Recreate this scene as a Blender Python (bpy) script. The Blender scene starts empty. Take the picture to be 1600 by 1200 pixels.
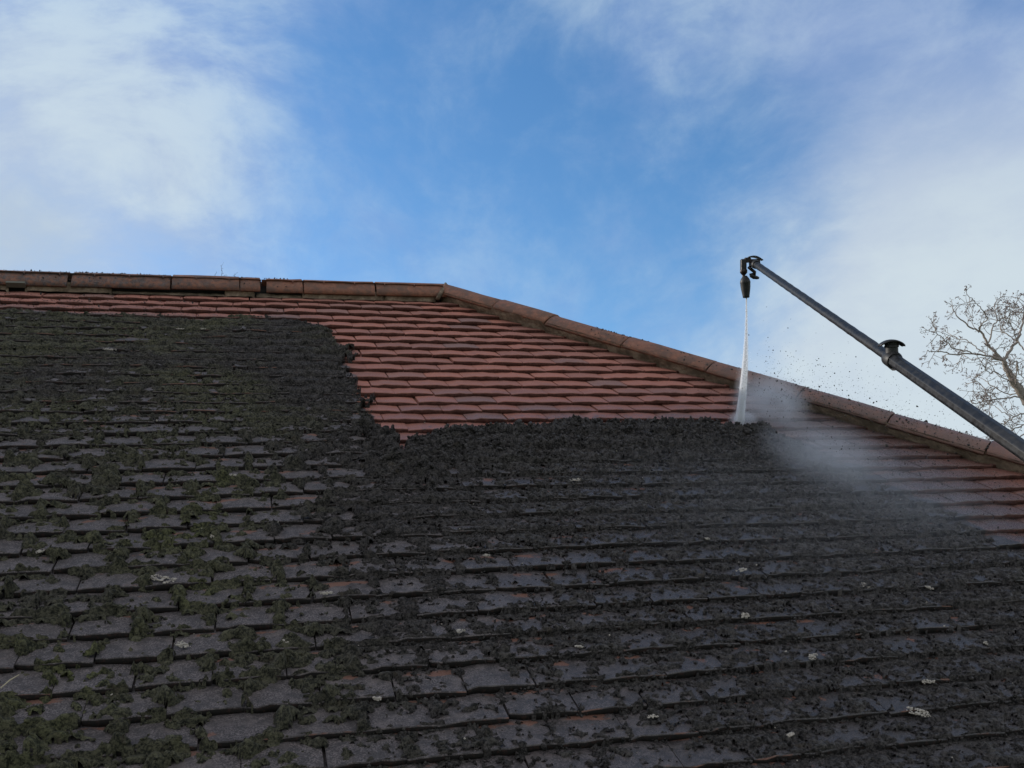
import bpy, bmesh, math, random
import numpy as np
from mathutils import Vector, Matrix

random.seed(7)
rng = np.random.default_rng(11)
scene = bpy.context.scene
COL = scene.collection

# ---------------------------------------------------------------- roof frame
PITCH = math.radians(35)
CP, SP = math.cos(PITCH), math.sin(PITCH)
H0 = 7.4                                   # height of the top of the front slope
XA = np.array([1.0, 0.0, 0.0])             # along the eaves
UA = np.array([0.0, CP, SP])               # up the slope
NA = np.array([0.0, -SP, CP])              # out of the slope
ORG = np.array([0.0, 0.0, H0])

def r2w(X, S, N):                          # roof coordinates (S runs down the slope) to world
    return ORG + X * XA - S * UA + N * NA

def r2w_arr(X, S, N):
    P = np.empty((len(X), 3))
    P[:, 0] = X
    P[:, 1] = -S * UA[1] + N * NA[1]
    P[:, 2] = H0 - S * UA[2] + N * NA[2]
    return P

# ---------------------------------------------------------------- camera
F_PX = 1498.08
RC = np.array([[0.9648281014462193, -0.24446721024689538, 0.09665670061477731],
               [0.0048046569315806364, -0.35122126596612935, -0.9362801597828626],
               [0.26283768742591745, 0.903813811271632, -0.3376935661533471]])
CAM_R = np.array([-0.49593641, -5.0931924, 1.443039])       # X, U, N
B = np.stack([XA, UA, NA], 1)
RW = RC @ B.T                                               # world -> camera (x right, y down, z forward)
CAM_W = ORG + B @ CAM_R
cam_data = bpy.data.cameras.new('camera')
cam_data.sensor_fit = 'HORIZONTAL'
cam_data.sensor_width = 36.0
cam_data.lens = F_PX / 1600 * 36.0
cam_data.clip_start = 0.05
cam_data.clip_end = 2000
cam = bpy.data.objects.new('camera', cam_data)
COL.objects.link(cam)
M = Matrix.Identity(4)
for i in range(3):
    M[i][0] = RW[0][i]; M[i][1] = -RW[1][i]; M[i][2] = -RW[2][i]; M[i][3] = CAM_W[i]
cam.matrix_world = M
scene.camera = cam

def project(P):
    q = (P - CAM_W) @ RW.T
    return 800 + F_PX * q[..., 0] / q[..., 2], 600 + F_PX * q[..., 1] / q[..., 2], q[..., 2]

def at(px, py, d):                          # world point seen at a photograph pixel at depth d
    q = np.array([(px - 800) / F_PX * d, (py - 600) / F_PX * d, d])
    return CAM_W + RW.T @ q

# ---------------------------------------------------------------- world, sun, exposure
SUN_EL, SUN_AZ = math.radians(21), math.radians(-52)       # azimuth from +Y, negative to the left
world = bpy.data.worlds.new('World')
scene.world = world
world.use_nodes = True
nt = world.node_tree
for n in list(nt.nodes): nt.nodes.remove(n)

class G:
    """tiny node graph helper"""
    def __init__(self, nt): self.nt = nt
    def n(self, typ, **kw):
        nd = self.nt.nodes.new(typ)
        for k, v in kw.items(): setattr(nd, k, v)
        return nd
    def link(self, a, b): self.nt.links.new(a, b)
    def put(self, inp, v):
        if isinstance(v, bpy.types.NodeSocket): self.link(v, inp)
        elif isinstance(v, (tuple, list)) and len(v) == 3 and inp.type == 'RGBA': inp.default_value = (*v, 1)
        else: inp.default_value = v
    def math(self, op, a, b=0.0, c=None, clamp=False):
        nd = self.n('ShaderNodeMath', operation=op, use_clamp=clamp)
        self.put(nd.inputs[0], a); self.put(nd.inputs[1], b)
        if c is not None: self.put(nd.inputs[2], c)
        return nd.outputs[0]
    def dot(self, a, v):
        nd = self.n('ShaderNodeVectorMath', operation='DOT_PRODUCT')
        self.put(nd.inputs[0], a); nd.inputs[1].default_value = v
        return nd.outputs['Value']
    def noise(self, vec, scale, detail=4, rough=.55, dist=0.0):
        nd = self.n('ShaderNodeTexNoise')
        if vec is not None: self.link(vec, nd.inputs['Vector'])
        nd.inputs['Scale'].default_value = scale; nd.inputs['Detail'].default_value = detail
        nd.inputs['Roughness'].default_value = rough; nd.inputs['Distortion'].default_value = dist
        return nd.outputs['Fac']
    def smooth(self, v, a, b, lo=0.0, hi=1.0):
        nd = self.n('ShaderNodeMapRange', interpolation_type='SMOOTHSTEP')
        self.put(nd.inputs['Value'], v)
        nd.inputs['From Min'].default_value = a; nd.inputs['From Max'].default_value = b
        nd.inputs['To Min'].default_value = lo; nd.inputs['To Max'].default_value = hi
        return nd.outputs['Result']
    def mix(self, f, a, b):
        nd = self.n('ShaderNodeMix', data_type='RGBA')
        self.put(nd.inputs[0], f); self.put(nd.inputs[6], a); self.put(nd.inputs[7], b)
        return nd.outputs[2]
    def scale(self, vec, v):
        nd = self.n('ShaderNodeVectorMath', operation='MULTIPLY')
        self.link(vec, nd.inputs[0]); nd.inputs[1].default_value = v
        return nd.outputs[0]
    def bump(self, h, strength, dist, normal=None):
        nd = self.n('ShaderNodeBump')
        nd.inputs['Strength'].default_value = strength; nd.inputs['Distance'].default_value = dist
        self.link(h, nd.inputs['Height'])
        if normal is not None: self.link(normal, nd.inputs['Normal'])
        return nd.outputs[0]

g = G(nt)
SKY_STR = 0.1
sky = g.n('ShaderNodeTexSky', sky_type='NISHITA', sun_disc=False)
sky.sun_elevation = SUN_EL
sky.sun_rotation = SUN_AZ
sky.air_density = 1.0; sky.dust_density = 0.4; sky.ozone_density = 2.5
tc = g.n('ShaderNodeTexCoord').outputs['Generated']
hs = g.n('ShaderNodeHueSaturation'); hs.inputs['Saturation'].default_value = 1.22; hs.inputs['Value'].default_value = 1.08
g.link(sky.outputs[0], hs.inputs['Color'])
def skydir(px, py):
    v = at(px, py, 1.0) - CAM_W
    return v / np.linalg.norm(v)
def blob(px, py, a, b, amp):                # a patch of sky round the direction of that cloud, angles in degrees
    d = g.dot(tc, tuple(skydir(px, py)))
    return g.math('MULTIPLY', g.smooth(d, math.cos(math.radians(b)), math.cos(math.radians(a))), amp)
warp = g.n('ShaderNodeVectorMath', operation='ADD')
wn = g.n('ShaderNodeTexNoise'); wn.inputs['Scale'].default_value = 2.2; wn.inputs['Detail'].default_value = 3
g.link(tc, wn.inputs['Vector'])
wsub = g.n('ShaderNodeVectorMath', operation='MULTIPLY_ADD')
g.link(wn.outputs['Color'], wsub.inputs[0]); wsub.inputs[1].default_value = (.22, .22, .22); wsub.inputs[2].default_value = (-.11, -.11, -.11)
g.link(tc, warp.inputs[0]); g.link(wsub.outputs[0], warp.inputs[1])
wv = warp.outputs[0]
st = g.scale(wv, (1.0, 1.0, 1.45))
n_big = g.noise(st, 2.0, 6, .55)
n_mid = g.noise(st, 5.0, 9, .62)
n_thin = g.noise(g.scale(wv, (1.2, 1.0, 1.5)), 4.2, 9, .62)
n_fin = g.noise(g.scale(wv, (1.0, 1.0, 1.5)), 13.0, 8, .62)
cov = g.math('ADD', g.math('MULTIPLY', n_big, .52), g.math('ADD', g.math('MULTIPLY', n_mid, .58), g.math('MULTIPLY', n_fin, .12)))
bias = g.math('ADD', blob(0, 240, 1, 21, .34), blob(1640, 640, 1, 22, .50))
bias = g.math('ADD', bias, blob(1250, 20, 1, 16, .12))
bias = g.math('ADD', bias, blob(1560, 150, 1, 17, .13))
bias = g.math('ADD', bias, blob(680, 340, 2, 14, -.16))
bias = g.math('ADD', bias, blob(1150, 330, 2, 9, -.10))
# more cloud over the unseen sky, added as neutral fill light for the roof
bias = g.math('ADD', bias, g.smooth(g.dot(tc, tuple(skydir(800, 350))), .80, .55, 0, .26))
cov = g.math('ADD', cov, bias)
mask = g.smooth(cov, .58, 1.06)
thin = g.math('MULTIPLY', g.smooth(n_thin, .36, .66), .40)
mask = g.math('ADD', g.math('MULTIPLY', mask, g.math('SUBTRACT', 1.0, thin)), thin)
mask = g.math('MULTIPLY', mask, .97)
shade = g.smooth(g.math('ADD', g.math('MULTIPLY', n_mid, .7), g.math('MULTIPLY', n_fin, .5)), .48, .74)
ccol = g.mix(shade, (1.65, 2.35, 3.95), (2.95, 3.75, 4.6))
ccol = g.mix(blob(1450, 40, 3, 14, .6), ccol, (1.75, 2.35, 3.75))
ccol = g.mix(blob(20, 395, 1, 5, .6), ccol, (1.9, 2.5, 3.4))
low = g.math('MAXIMUM', blob(1500, 620, 2, 20, 1.0), g.math('MULTIPLY', blob(60, 330, 1, 13, 1.0), .6))
ccol = g.mix(g.math('MULTIPLY', low, .75), ccol, (3.9, 4.35, 4.5))
ccol = g.mix(g.smooth(g.dot(tc, tuple(skydir(800, 350))), .80, .50), ccol, (5.5, 5.5, 5.5))  # unseen cloud made whiter and brighter to lift the light on the roof
out = g.mix(mask, hs.outputs[0], ccol)
bg = g.n('ShaderNodeBackground'); bg.inputs['Strength'].default_value = SKY_STR
g.link(out, bg.inputs['Color'])
wo = g.n('ShaderNodeOutputWorld'); g.link(bg.outputs[0], wo.inputs['Surface'])

sun_data = bpy.data.lights.new('sun', 'SUN')
sun_data.energy = 2.0; sun_data.angle = math.radians(0.5); sun_data.color = (1, .93, .84)
sun = bpy.data.objects.new('sun', sun_data); COL.objects.link(sun)
sd = Vector((math.sin(SUN_AZ) * math.cos(SUN_EL), math.cos(SUN_AZ) * math.cos(SUN_EL), math.sin(SUN_EL)))
sun.rotation_euler = (-sd).to_track_quat('-Z', 'Y').to_euler()
scene.view_settings.view_transform = 'Standard'
scene.view_settings.look = 'None'
scene.view_settings.exposure = 0.8
scene.view_settings.gamma = 1.0
scene.view_settings.use_curve_mapping = False
scene.cycles.volume_step_rate = 1.0
scene.cycles.volume_bounces = 1
scene.cycles.transparent_max_bounces = 24

# ---------------------------------------------------------------- helpers
def mesh_obj(name, verts, faces, mat=None, parent=None, smooth=False, kind=None):
    me = bpy.data.meshes.new(name)
    me.from_pydata([tuple(map(float, v)) for v in verts], [], [tuple(f) for f in faces])
    if smooth: me.polygons.foreach_set('use_smooth', [True] * len(me.polygons))
    me.update()
    return link(name, me, mat, parent, kind)

def link(name, me, mat=None, parent=None, kind=None):
    if mat is not None and not me.materials: me.materials.append(mat)
    o = bpy.data.objects.new(name, me)
    COL.objects.link(o)
    if parent is not None:
        o.parent = parent
        o.matrix_parent_inverse = parent.matrix_world.inverted()
    if kind: o['kind'] = kind
    return o

def np_mesh(name, V, F, mat=None, parent=None, smooth=False, kind=None):
    """F is an (n, k) array, all faces with k corners"""
    me = bpy.data.meshes.new(name)
    k = F.shape[1]
    me.vertices.add(len(V)); me.vertices.foreach_set('co', np.ascontiguousarray(V, dtype=np.float32).ravel())
    me.loops.add(F.size); me.loops.foreach_set('vertex_index', F.astype(np.int32).ravel())
    me.polygons.add(len(F)); me.polygons.foreach_set('loop_start', np.arange(0, F.size, k, dtype=np.int32))
    me.polygons.foreach_set('loop_total', np.full(len(F), k, dtype=np.int32))
    if smooth: me.polygons.foreach_set('use_smooth', np.ones(len(F), dtype=bool))
    me.update(calc_edges=True); me.validate()
    return link(name, me, mat, parent, kind)

def thing(name, label, cat, loc, group=None):
    o = bpy.data.objects.new(name, None); COL.objects.link(o)
    o.location = loc; o.empty_display_size = .2
    bpy.context.view_layer.update()
    o['label'] = label; o['category'] = cat
    if group: o['group'] = group
    return o

def tag(o, label, cat=None, group=None):
    o['label'] = label
    if cat: o['category'] = cat
    if group: o['group'] = group
    return o

def frame(d):
    d = np.asarray(d, float); d = d / np.linalg.norm(d)
    a = np.array([0, 0, 1.0]) if abs(d[2]) < .9 else np.array([1.0, 0, 0])
    x = np.cross(a, d); x /= np.linalg.norm(x)
    return x, np.cross(d, x), d

def tube(verts, faces, pts, radii, seg=8, cap=True, rot=0.0):
    pts = [np.asarray(p, float) for p in pts]
    base = len(verts); x0 = None
    for i, p in enumerate(pts):
        d = pts[min(i + 1, len(pts) - 1)] - pts[max(i - 1, 0)]
        d = d / (np.linalg.norm(d) + 1e-12)
        if x0 is None: x, y, _ = frame(d)
        else:
            x = x0 - d * (x0 @ d); x /= np.linalg.norm(x); y = np.cross(d, x)
        x0 = x
        for k in range(seg):
            a = 2 * math.pi * k / seg + rot
            verts.append(p + radii[i] * (math.cos(a) * x + math.sin(a) * y))
    for i in range(len(pts) - 1):
        for k in range(seg):
            a = base + i * seg + k; b = base + i * seg + (k + 1) % seg
            faces.append((a, b, b + seg, a + seg))
    if cap:
        faces.append(tuple(base + k for k in range(seg))[::-1])
        faces.append(tuple(base + (len(pts) - 1) * seg + k for k in range(seg)))

def block(verts, faces, c, ax, ay, az, hx, hy, hz, bev=.12):
    """a box with chamfered long edges along az"""
    base = len(verts); b = bev * min(hx, hy)
    prof = [(hx - b, hy), (hx, hy - b), (hx, -hy + b), (hx - b, -hy), (-hx + b, -hy), (-hx, -hy + b), (-hx, hy - b), (-hx + b, hy)]
    c = np.asarray(c, float)
    for s, k in ((-1, 1 - bev * .5), (-1 + bev, 1), (1 - bev, 1), (1, 1 - bev * .5)):
        for u, v in prof: verts.append(c + ax * u * k + ay * v * k + az * hz * s)
    for i in range(3):
        for k in range(8):
            a = base + i * 8 + k; b2 = base + i * 8 + (k + 1) % 8
            faces.append((a, b2, b2 + 8, a + 8))
    faces.append(tuple(base + k for k in range(8))[::-1]); faces.append(tuple(base + 24 + k for k in range(8)))

# value noise
def _hash(ix, iy, seed):
    h = (ix.astype(np.int64) * 374761393 + iy.astype(np.int64) * 668265263 + seed * 1442695041) & 0xffffffff
    h = ((h ^ (h >> 13)) * 1274126177) & 0xffffffff
    h = (h ^ (h >> 16)) & 0xffffffff
    return h / 4294967295.0
def vn(x, y, seed=0):
    ix = np.floor(x); iy = np.floor(y); fx = x - ix; fy = y - iy
    fx = fx * fx * (3 - 2 * fx); fy = fy * fy * (3 - 2 * fy)
    a = _hash(ix, iy, seed); b = _hash(ix + 1, iy, seed); c = _hash(ix, iy + 1, seed); d = _hash(ix + 1, iy + 1, seed)
    return (a * (1 - fx) + b * fx) * (1 - fy) + (c * (1 - fx) + d * fx) * fy
def fbm(x, y, octs=4, seed=0, gain=.5):
    s = 0; a = 1; t = 0
    for o in range(octs):
        s = s + a * vn(x + o * 13.7, y - o * 7.3, seed + o * 17); t += a
        a *= gain; x = x * 2.03; y = y * 2.03
    return s / t
def worley(x, y, seed=0):
    """distance to the nearest scattered point, in cells"""
    ix = np.floor(x); iy = np.floor(y); best = np.full_like(x, 9.)
    for a in (-1, 0, 1):
        for b in (-1, 0, 1):
            cx = ix + a; cy = iy + b
            dx = cx + _hash(cx, cy, seed) - x; dy = cy + _hash(cx, cy, seed + 7) - y
            best = np.minimum(best, dx * dx + dy * dy)
    return np.sqrt(best)
def sstep(v, a, b):
    t = np.clip((v - a) / (b - a), 0, 1); return t * t * (3 - 2 * t)

# ---------------------------------------------------------------- materials
def new_mat(name):
    m = bpy.data.materials.new(name); m.use_nodes = True
    nt = m.node_tree
    for n in list(nt.nodes): nt.nodes.remove(n)
    gg = G(nt)
    bs = gg.n('ShaderNodeBsdfPrincipled'); o = gg.n('ShaderNodeOutputMaterial')
    gg.link(bs.outputs[0], o.inputs['Surface'])
    return m, gg, bs, o

def plain(name, col, rough=.6, metal=0.0, nscale=40, namp=.25, bump=.0005):
    m, gg, bs, o = new_mat(name)
    pos = gg.n('ShaderNodeNewGeometry').outputs['Position']
    n = gg.noise(pos, nscale, 5, .6)
    gg.link(gg.mix(n, tuple(c * (1 - namp) for c in col), tuple(min(1, c * (1 + namp)) for c in col)), bs.inputs['Base Color'])
    bs.inputs['Metallic'].default_value = metal
    gg.link(gg.smooth(n, .3, .7, rough - .08, min(1, rough + .1)), bs.inputs['Roughness'])
    if bump: gg.link(gg.bump(n, .6, bump), bs.inputs['Normal'])
    return m

GAUGE = 0.10277
# where the washed tiles end: column number -> course number (growth is left below this line)
BOUND = [(-22, 2.2), (-10, 1.9), (-8.5, 1.9), (-7, 2.6), (-5.5, 2.75), (-3, 2.7), (-1.9, 2.6), (-1.2, 3.2), (-.8, 4.4), (-.5, 6.5),
         (-.45, 12), (-.4, 15.2), (-.2, 16.4), (.2, 17.6), (.35, 19.1), (.5, 19.0), (.66, 18.0), (1.0, 17.3), (1.43, 17.0), (3, 16.5),
         (6.4, 16.1), (8.9, 16.4), (9.4, 16.9), (10.06, 17.9), (10.77, 20.4), (11.3, 23), (11.9, 25.8), (12.6, 29), (13.4, 35), (15, 44)]
BX = np.array([b[0] for b in BOUND]); BY = np.array([b[1] for b in BOUND])

def roof_coords(gg):
    pos = gg.n('ShaderNodeNewGeometry').outputs['Position']
    X = gg.dot(pos, tuple(XA))
    S = gg.math('MULTIPLY', gg.math('SUBTRACT', gg.dot(pos, tuple(UA)), float(ORG @ UA)), -1.0)
    return pos, X, S

def growth_mask(gg, pos, X, S):
    """1 where the growth has not been washed off"""
    nx = gg.math('MULTIPLY', gg.math('SUBTRACT', gg.noise(pos, 9, 5, .65), .5), 1.1)
    nx2 = gg.math('MULTIPLY', gg.math('SUBTRACT', gg.noise(gg.scale(pos, (1.3, .8, 1.1)), 5, 7, .75), .5), gg.smooth(X, 1.45, 1.9, 1.0, 5.0))
    col = gg.math('ADD', gg.math('DIVIDE', X, .168), nx)
    fc = gg.n('ShaderNodeFloatCurve')
    cm = fc.mapping; cm.use_clip = False
    c = cm.curves[0]
    lo, hi = BX[0], BX[-1]
    pts = [((b[0] - lo) / (hi - lo), b[1] / 44.0) for b in BOUND]
    c.points[0].location = pts[0]; c.points[1].location = pts[-1]
    for p in pts[1:-1]: c.points.new(*p)
    for p in c.points: p.handle_type = 'VECTOR'
    cm.update()
    gg.link(gg.math('DIVIDE', gg.math('SUBTRACT', col, float(lo)), float(hi - lo)), fc.inputs['Value'])
    sb = gg.math('MULTIPLY', fc.outputs[0], 44.0)
    row = gg.math('ADD', gg.math('DIVIDE', S, GAUGE), nx2)
    df = gg.math('SUBTRACT', row, sb)
    res = gg.math('MULTIPLY', gg.smooth(gg.noise(pos, 48, 6, .75), .50, .60), gg.smooth(df, -2.6, -.1, 0, .8))
    return gg.math('MAXIMUM', gg.smooth(df, -.45, .75), res)

def tile_material(name, ridge=False):
    m, gg, bs, o = new_mat(name)
    pos, X, S = roof_coords(gg)
    oi = gg.n('ShaderNodeObjectInfo').outputs['Random']
    at_ = gg.n('ShaderNodeAttribute', attribute_name='tint').outputs['Fac']
    rnd = gg.math('FRACT', gg.math('ADD', oi, at_))
    rnd2 = gg.math('FRACT', gg.math('MULTIPLY', rnd, 17.31))
    n1 = gg.noise(pos, 26, 6, .65); n2 = gg.noise(pos, 240, 4, .7); n3 = gg.noise(pos, 7, 4, .6)
    sand = gg.noise(pos, 700, 2, .8)
    if ridge:
        red = gg.mix(gg.smooth(n1, .35, .7), (.24, .098, .056), (.155, .068, .043))
        red = gg.mix(gg.smooth(gg.noise(pos, 60, 5, .75), .50, .66), red, (.26, .125, .075))
        red = gg.mix(gg.math('MULTIPLY', gg.smooth(gg.noise(pos, 16, 7, .75), .46, .58), .7), red, (.095, .058, .042))
        red = gg.mix(gg.smooth(gg.noise(gg.scale(pos, (1, 1.2, 1)), 95, 5, .8), .60, .68), red, (.075, .04, .03))
    else:
        red = gg.mix(rnd, (.375, .140, .094), (.265, .108, .078))
        red = gg.mix(gg.math('MULTIPLY', gg.smooth(rnd2, .78, 1.0), .6), red, (.165, .115, .105))
        red = gg.mix(gg.math('MULTIPLY', gg.smooth(n1, .45, .75), .45), red, (.31, .155, .12))
        red = gg.mix(gg.math('MULTIPLY', gg.smooth(n3, .45, .75), .35), red, (.14, .070, .060))
    red = gg.mix(gg.math('MULTIPLY', gg.smooth(n2, .50, .70), .40), red, (.12, .06, .05))
    # old film of grime and lichen on the tiles not washed yet
    film = gg.mix(gg.smooth(n2, .40, .58), (.150, .122, .118), (.030, .025, .025))
    film = gg.mix(gg.math('MULTIPLY', gg.smooth(sand, .55, .68), .7), film, (.19, .175, .178))
    film = gg.mix(gg.math('MULTIPLY', gg.smooth(n1, .48, .70), .6), film, (.046, .036, .035))
    film = gg.mix(gg.math('MULTIPLY', rnd2, .35), film, (.070, .058, .058))
    film = gg.mix(gg.math('MULTIPLY', gg.smooth(gg.noise(pos, 42, 7, .72), .46, .58), .72), film, (.034, .029, .029))
    film = gg.mix(gg.math('MULTIPLY', gg.smooth(gg.noise(pos, 15, 5, .65), .54, .66), .45), film, (.145, .118, .110))
    wet = gg.math('MULTIPLY', gg.smooth(X, -.1, 1.0), gg.smooth(S, 1.2, 2.0))
    film = gg.mix(gg.math('MULTIPLY', wet, .60), film, (.034, .033, .036))
    # bare orange clay showing through here and there
    frow = gg.math('FRACT', gg.math('DIVIDE', S, GAUGE))
    bare = gg.math('MULTIPLY', gg.smooth(gg.math('ADD', gg.noise(gg.scale(pos, (1, 1.6, 1.6)), 9, 4, .6), gg.smooth(frow, .40, .02, 0, .13)), .655, .715), .75)
    film = gg.mix(bare, film, (.17, .075, .048))
    lich = gg.smooth(gg.noise(pos, 5.2, 6, .7), .735, .75)
    film = gg.mix(gg.math('MULTIPLY', lich, .7), film, (.42, .40, .35))
    if ridge:
        gm = gg.math('MULTIPLY', gg.smooth(X, .0, -1.3), .95)
        gm = gg.math('MULTIPLY', gm, gg.smooth(gg.noise(pos, 45, 6, .75), .40, .60))
        dust = gg.math('MULTIPLY', gg.smooth(S, .9, 1.8), .3)
        red = gg.mix(dust, red, (.23, .13, .10))
    else:
        gm = growth_mask(gg, pos, X, S)
        # splashed dirt just right of the jet and faint specks along the ridge
        sp = gg.math('MULTIPLY', gg.smooth(gg.noise(pos, 130, 4, .75), .53, .62),
                     gg.math('ADD', gg.smooth(X, 1.5, 1.9, 0, 1.0), gg.smooth(X, -.2, -1.5, 0, .8)))
        gm = gg.math('MAXIMUM', gm, sp)
        near = gg.math('MULTIPLY', gg.math('MULTIPLY', gg.smooth(X, 1.5, 1.75), gg.smooth(X, 2.75, 2.0)), gg.math('MULTIPLY', gg.smooth(S, 1.15, 1.6), .62))
        gm = gg.math('MAXIMUM', gm, near)
    wetc = gg.math('MULTIPLY', gg.smooth(gg.math('ADD', S, gg.math('MULTIPLY', gg.noise(pos, 6, 4, .6), .5)), 1.35, 1.85), gg.smooth(X, -.3, .2))
    mud = gg.math('MULTIPLY', gg.math('MULTIPLY', gg.smooth(X, 1.45, 1.85), gg.smooth(X, 2.75, 2.0)), gg.smooth(gg.noise(pos, 30, 8, .8), .42, .58, .15, .80))
    red = gg.mix(mud, red, (.085, .060, .050))
    red = gg.mix(gg.math('MULTIPLY', wetc, .28), red, (.09, .045, .042))
    colr = gg.mix(gm, red, film)
    gg.link(colr, bs.inputs['Base Color'])
    r = gg.math('ADD', gg.math('SUBTRACT', gg.smooth(n2, .3, .7, .62, .85), gg.math('MULTIPLY', wetc, .24)), gg.math('MULTIPLY', gg.math('MULTIPLY', wet, gm), -.34))
    gg.link(r, bs.inputs['Roughness'])
    bs.inputs['Specular IOR Level'].default_value = .45
    hgt = gg.math('ADD', gg.math('MULTIPLY', n2, .6), gg.math('MULTIPLY', sand, .4))
    b1 = gg.bump(hgt, .8, .0026)
    gg.link(gg.bump(n1, .4, .006, b1), bs.inputs['Normal'])
    return m

M_TILE = tile_material('clay_tile')
def butt_mat():  # shadow under each course put into the edge colour, along with soil
    m, gg, bs, o = new_mat('shaded_clay_edge')
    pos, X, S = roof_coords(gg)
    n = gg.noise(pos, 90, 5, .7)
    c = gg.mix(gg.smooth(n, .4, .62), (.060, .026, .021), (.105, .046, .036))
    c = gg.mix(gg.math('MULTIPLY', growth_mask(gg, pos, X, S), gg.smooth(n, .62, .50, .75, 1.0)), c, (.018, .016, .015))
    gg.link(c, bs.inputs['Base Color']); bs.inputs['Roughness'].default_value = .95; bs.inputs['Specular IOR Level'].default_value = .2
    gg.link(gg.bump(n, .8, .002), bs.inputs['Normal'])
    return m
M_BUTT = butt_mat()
M_RIDGE = tile_material('ridge_clay', True)

def mortar_mat():
    m, gg, bs, o = new_mat('mortar')
    pos = gg.n('ShaderNodeNewGeometry').outputs['Position']
    n = gg.noise(pos, 55, 6, .7); n2 = gg.noise(pos, 12, 4, .6)
    c = gg.mix(gg.smooth(n, .35, .65), (.15, .108, .076), (.24, .178, .125))
    c = gg.mix(gg.smooth(n2, .45, .62), c, (.10, .075, .05))
    c = gg.mix(gg.math('MULTIPLY', gg.smooth(n2, .44, .36), .7), c, (.30, .235, .17))
    gg.link(c, bs.inputs['Base Color']); bs.inputs['Roughness'].default_value = .95
    gg.link(gg.bump(n, .9, .006), bs.inputs['Normal'])
    return m
M_MORTAR = mortar_mat()

def moss_mat():
    m, gg, bs, o = new_mat('moss')
    pos, X, S = roof_coords(gg)
    tint = gg.n('ShaderNodeAttribute', attribute_name='green').outputs['Fac']
    n = gg.noise(pos, 150, 5, .75); n2 = gg.noise(pos, 22, 4, .6)
    n5 = gg.noise(pos, 55, 5, .7)
    n = gg.math('ADD', gg.math('MULTIPLY', n, .6), gg.math('MULTIPLY', n5, .4))
    dark = gg.mix(gg.smooth(n, .40, .61), (.006, .0055, .0055), (.080, .070, .066))
    olive = gg.mix(gg.smooth(n, .40, .61), (.010, .011, .007), (.112, .106, .066))
    lush = gg.mix(gg.smooth(n, .40, .61), (.014, .017, .006), (.140, .145, .052))
    c = gg.mix(gg.smooth(tint, 0.0, .5), dark, olive)
    c = gg.mix(gg.smooth(tint, .55, 1.0), c, lush)
    c = gg.mix(gg.math('MULTIPLY', gg.smooth(n2, .60, .72), .5), c, (.065, .050, .036))
    gg.link(c, bs.inputs['Base Color'])
    wetm = gg.math('MULTIPLY', gg.smooth(X, -.4, .6), gg.smooth(n5, .42, .60))
    gg.link(gg.smooth(wetm, 0, 1, .95, .42), bs.inputs['Roughness']); bs.inputs['Specular IOR Level'].default_value = .30
    gg.link(gg.bump(n, 1.0, .012), bs.inputs['Normal'])
    return m
M_MOSS = moss_mat()
M_DARK = plain('roof_underlay', (.02, .018, .017), .9)
M_BLACK = plain('black_plastic', (.007, .007, .008), .55, 0, 60, .3, .0003)
M_BLACKM = plain('dark_metal', (.03, .022, .02), .4, .5, 60, .3, .0003)
M_WALL = plain('brick_wall_render', (.38, .33, .27), .9, 0, 12)
M_GRASS = plain('lawn', (.05, .08, .025), .95, 0, 3, .4, .02)
M_GUTTER = plain('gutter_plastic', (.02, .02, .02), .4)
M_LICHEN = plain('pale_lichen', (.36, .32, .27), .9, 0, 150, .4, .002)
M_STRAW = plain('dry_straw', (.35, .30, .2), .8, 0, 100, .2, .0005)
M_CHIP = plain('moss_chips', (.030, .028, .026), .9, 0, 90, .5, .001)
M_WEED = plain('weed_stem', (.035, .035, .02), .8)

def carbon():
    m, gg, bs, o = new_mat('lance_carbon')
    pos = gg.n('ShaderNodeNewGeometry').outputs['Position']
    n = gg.noise(pos, 70, 5, .7); n2 = gg.noise(pos, 9, 4, .6)
    c = gg.mix(gg.smooth(n, .4, .65), (.006, .0066, .008), (.018, .020, .024))
    c = gg.mix(gg.math('MULTIPLY', gg.smooth(n2, .5, .7), .5), c, (.032, .029, .026))
    gg.link(c, bs.inputs['Base Color'])
    gg.link(gg.smooth(n, .3, .7, .36, .6), bs.inputs['Roughness'])
    bs.inputs['Specular IOR Level'].default_value = .28
    gg.link(gg.bump(n, .5, .0012), bs.inputs['Normal'])
    return m
M_LANCE = carbon()

# ---------------------------------------------------------------- ground
gp = 600
mesh_obj('ground', [(-gp, -gp, 0), (gp, -gp, 0), (gp, gp, 0), (-gp, gp, 0)], [(0, 1, 2, 3)], M_GRASS, kind='structure')

# ---------------------------------------------------------------- house
S_TOP, S_EAVES = -0.224, 4.32
XAPEX = 0.60
X_LEFT = -6.5
house = thing('house', 'house with hipped red clay tile roof, part washed clean and the rest under dark moss', 'house', (-1.0, 3.0, 0))
def hip_x(S): return XAPEX + .819152 * (S - S_TOP)

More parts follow.
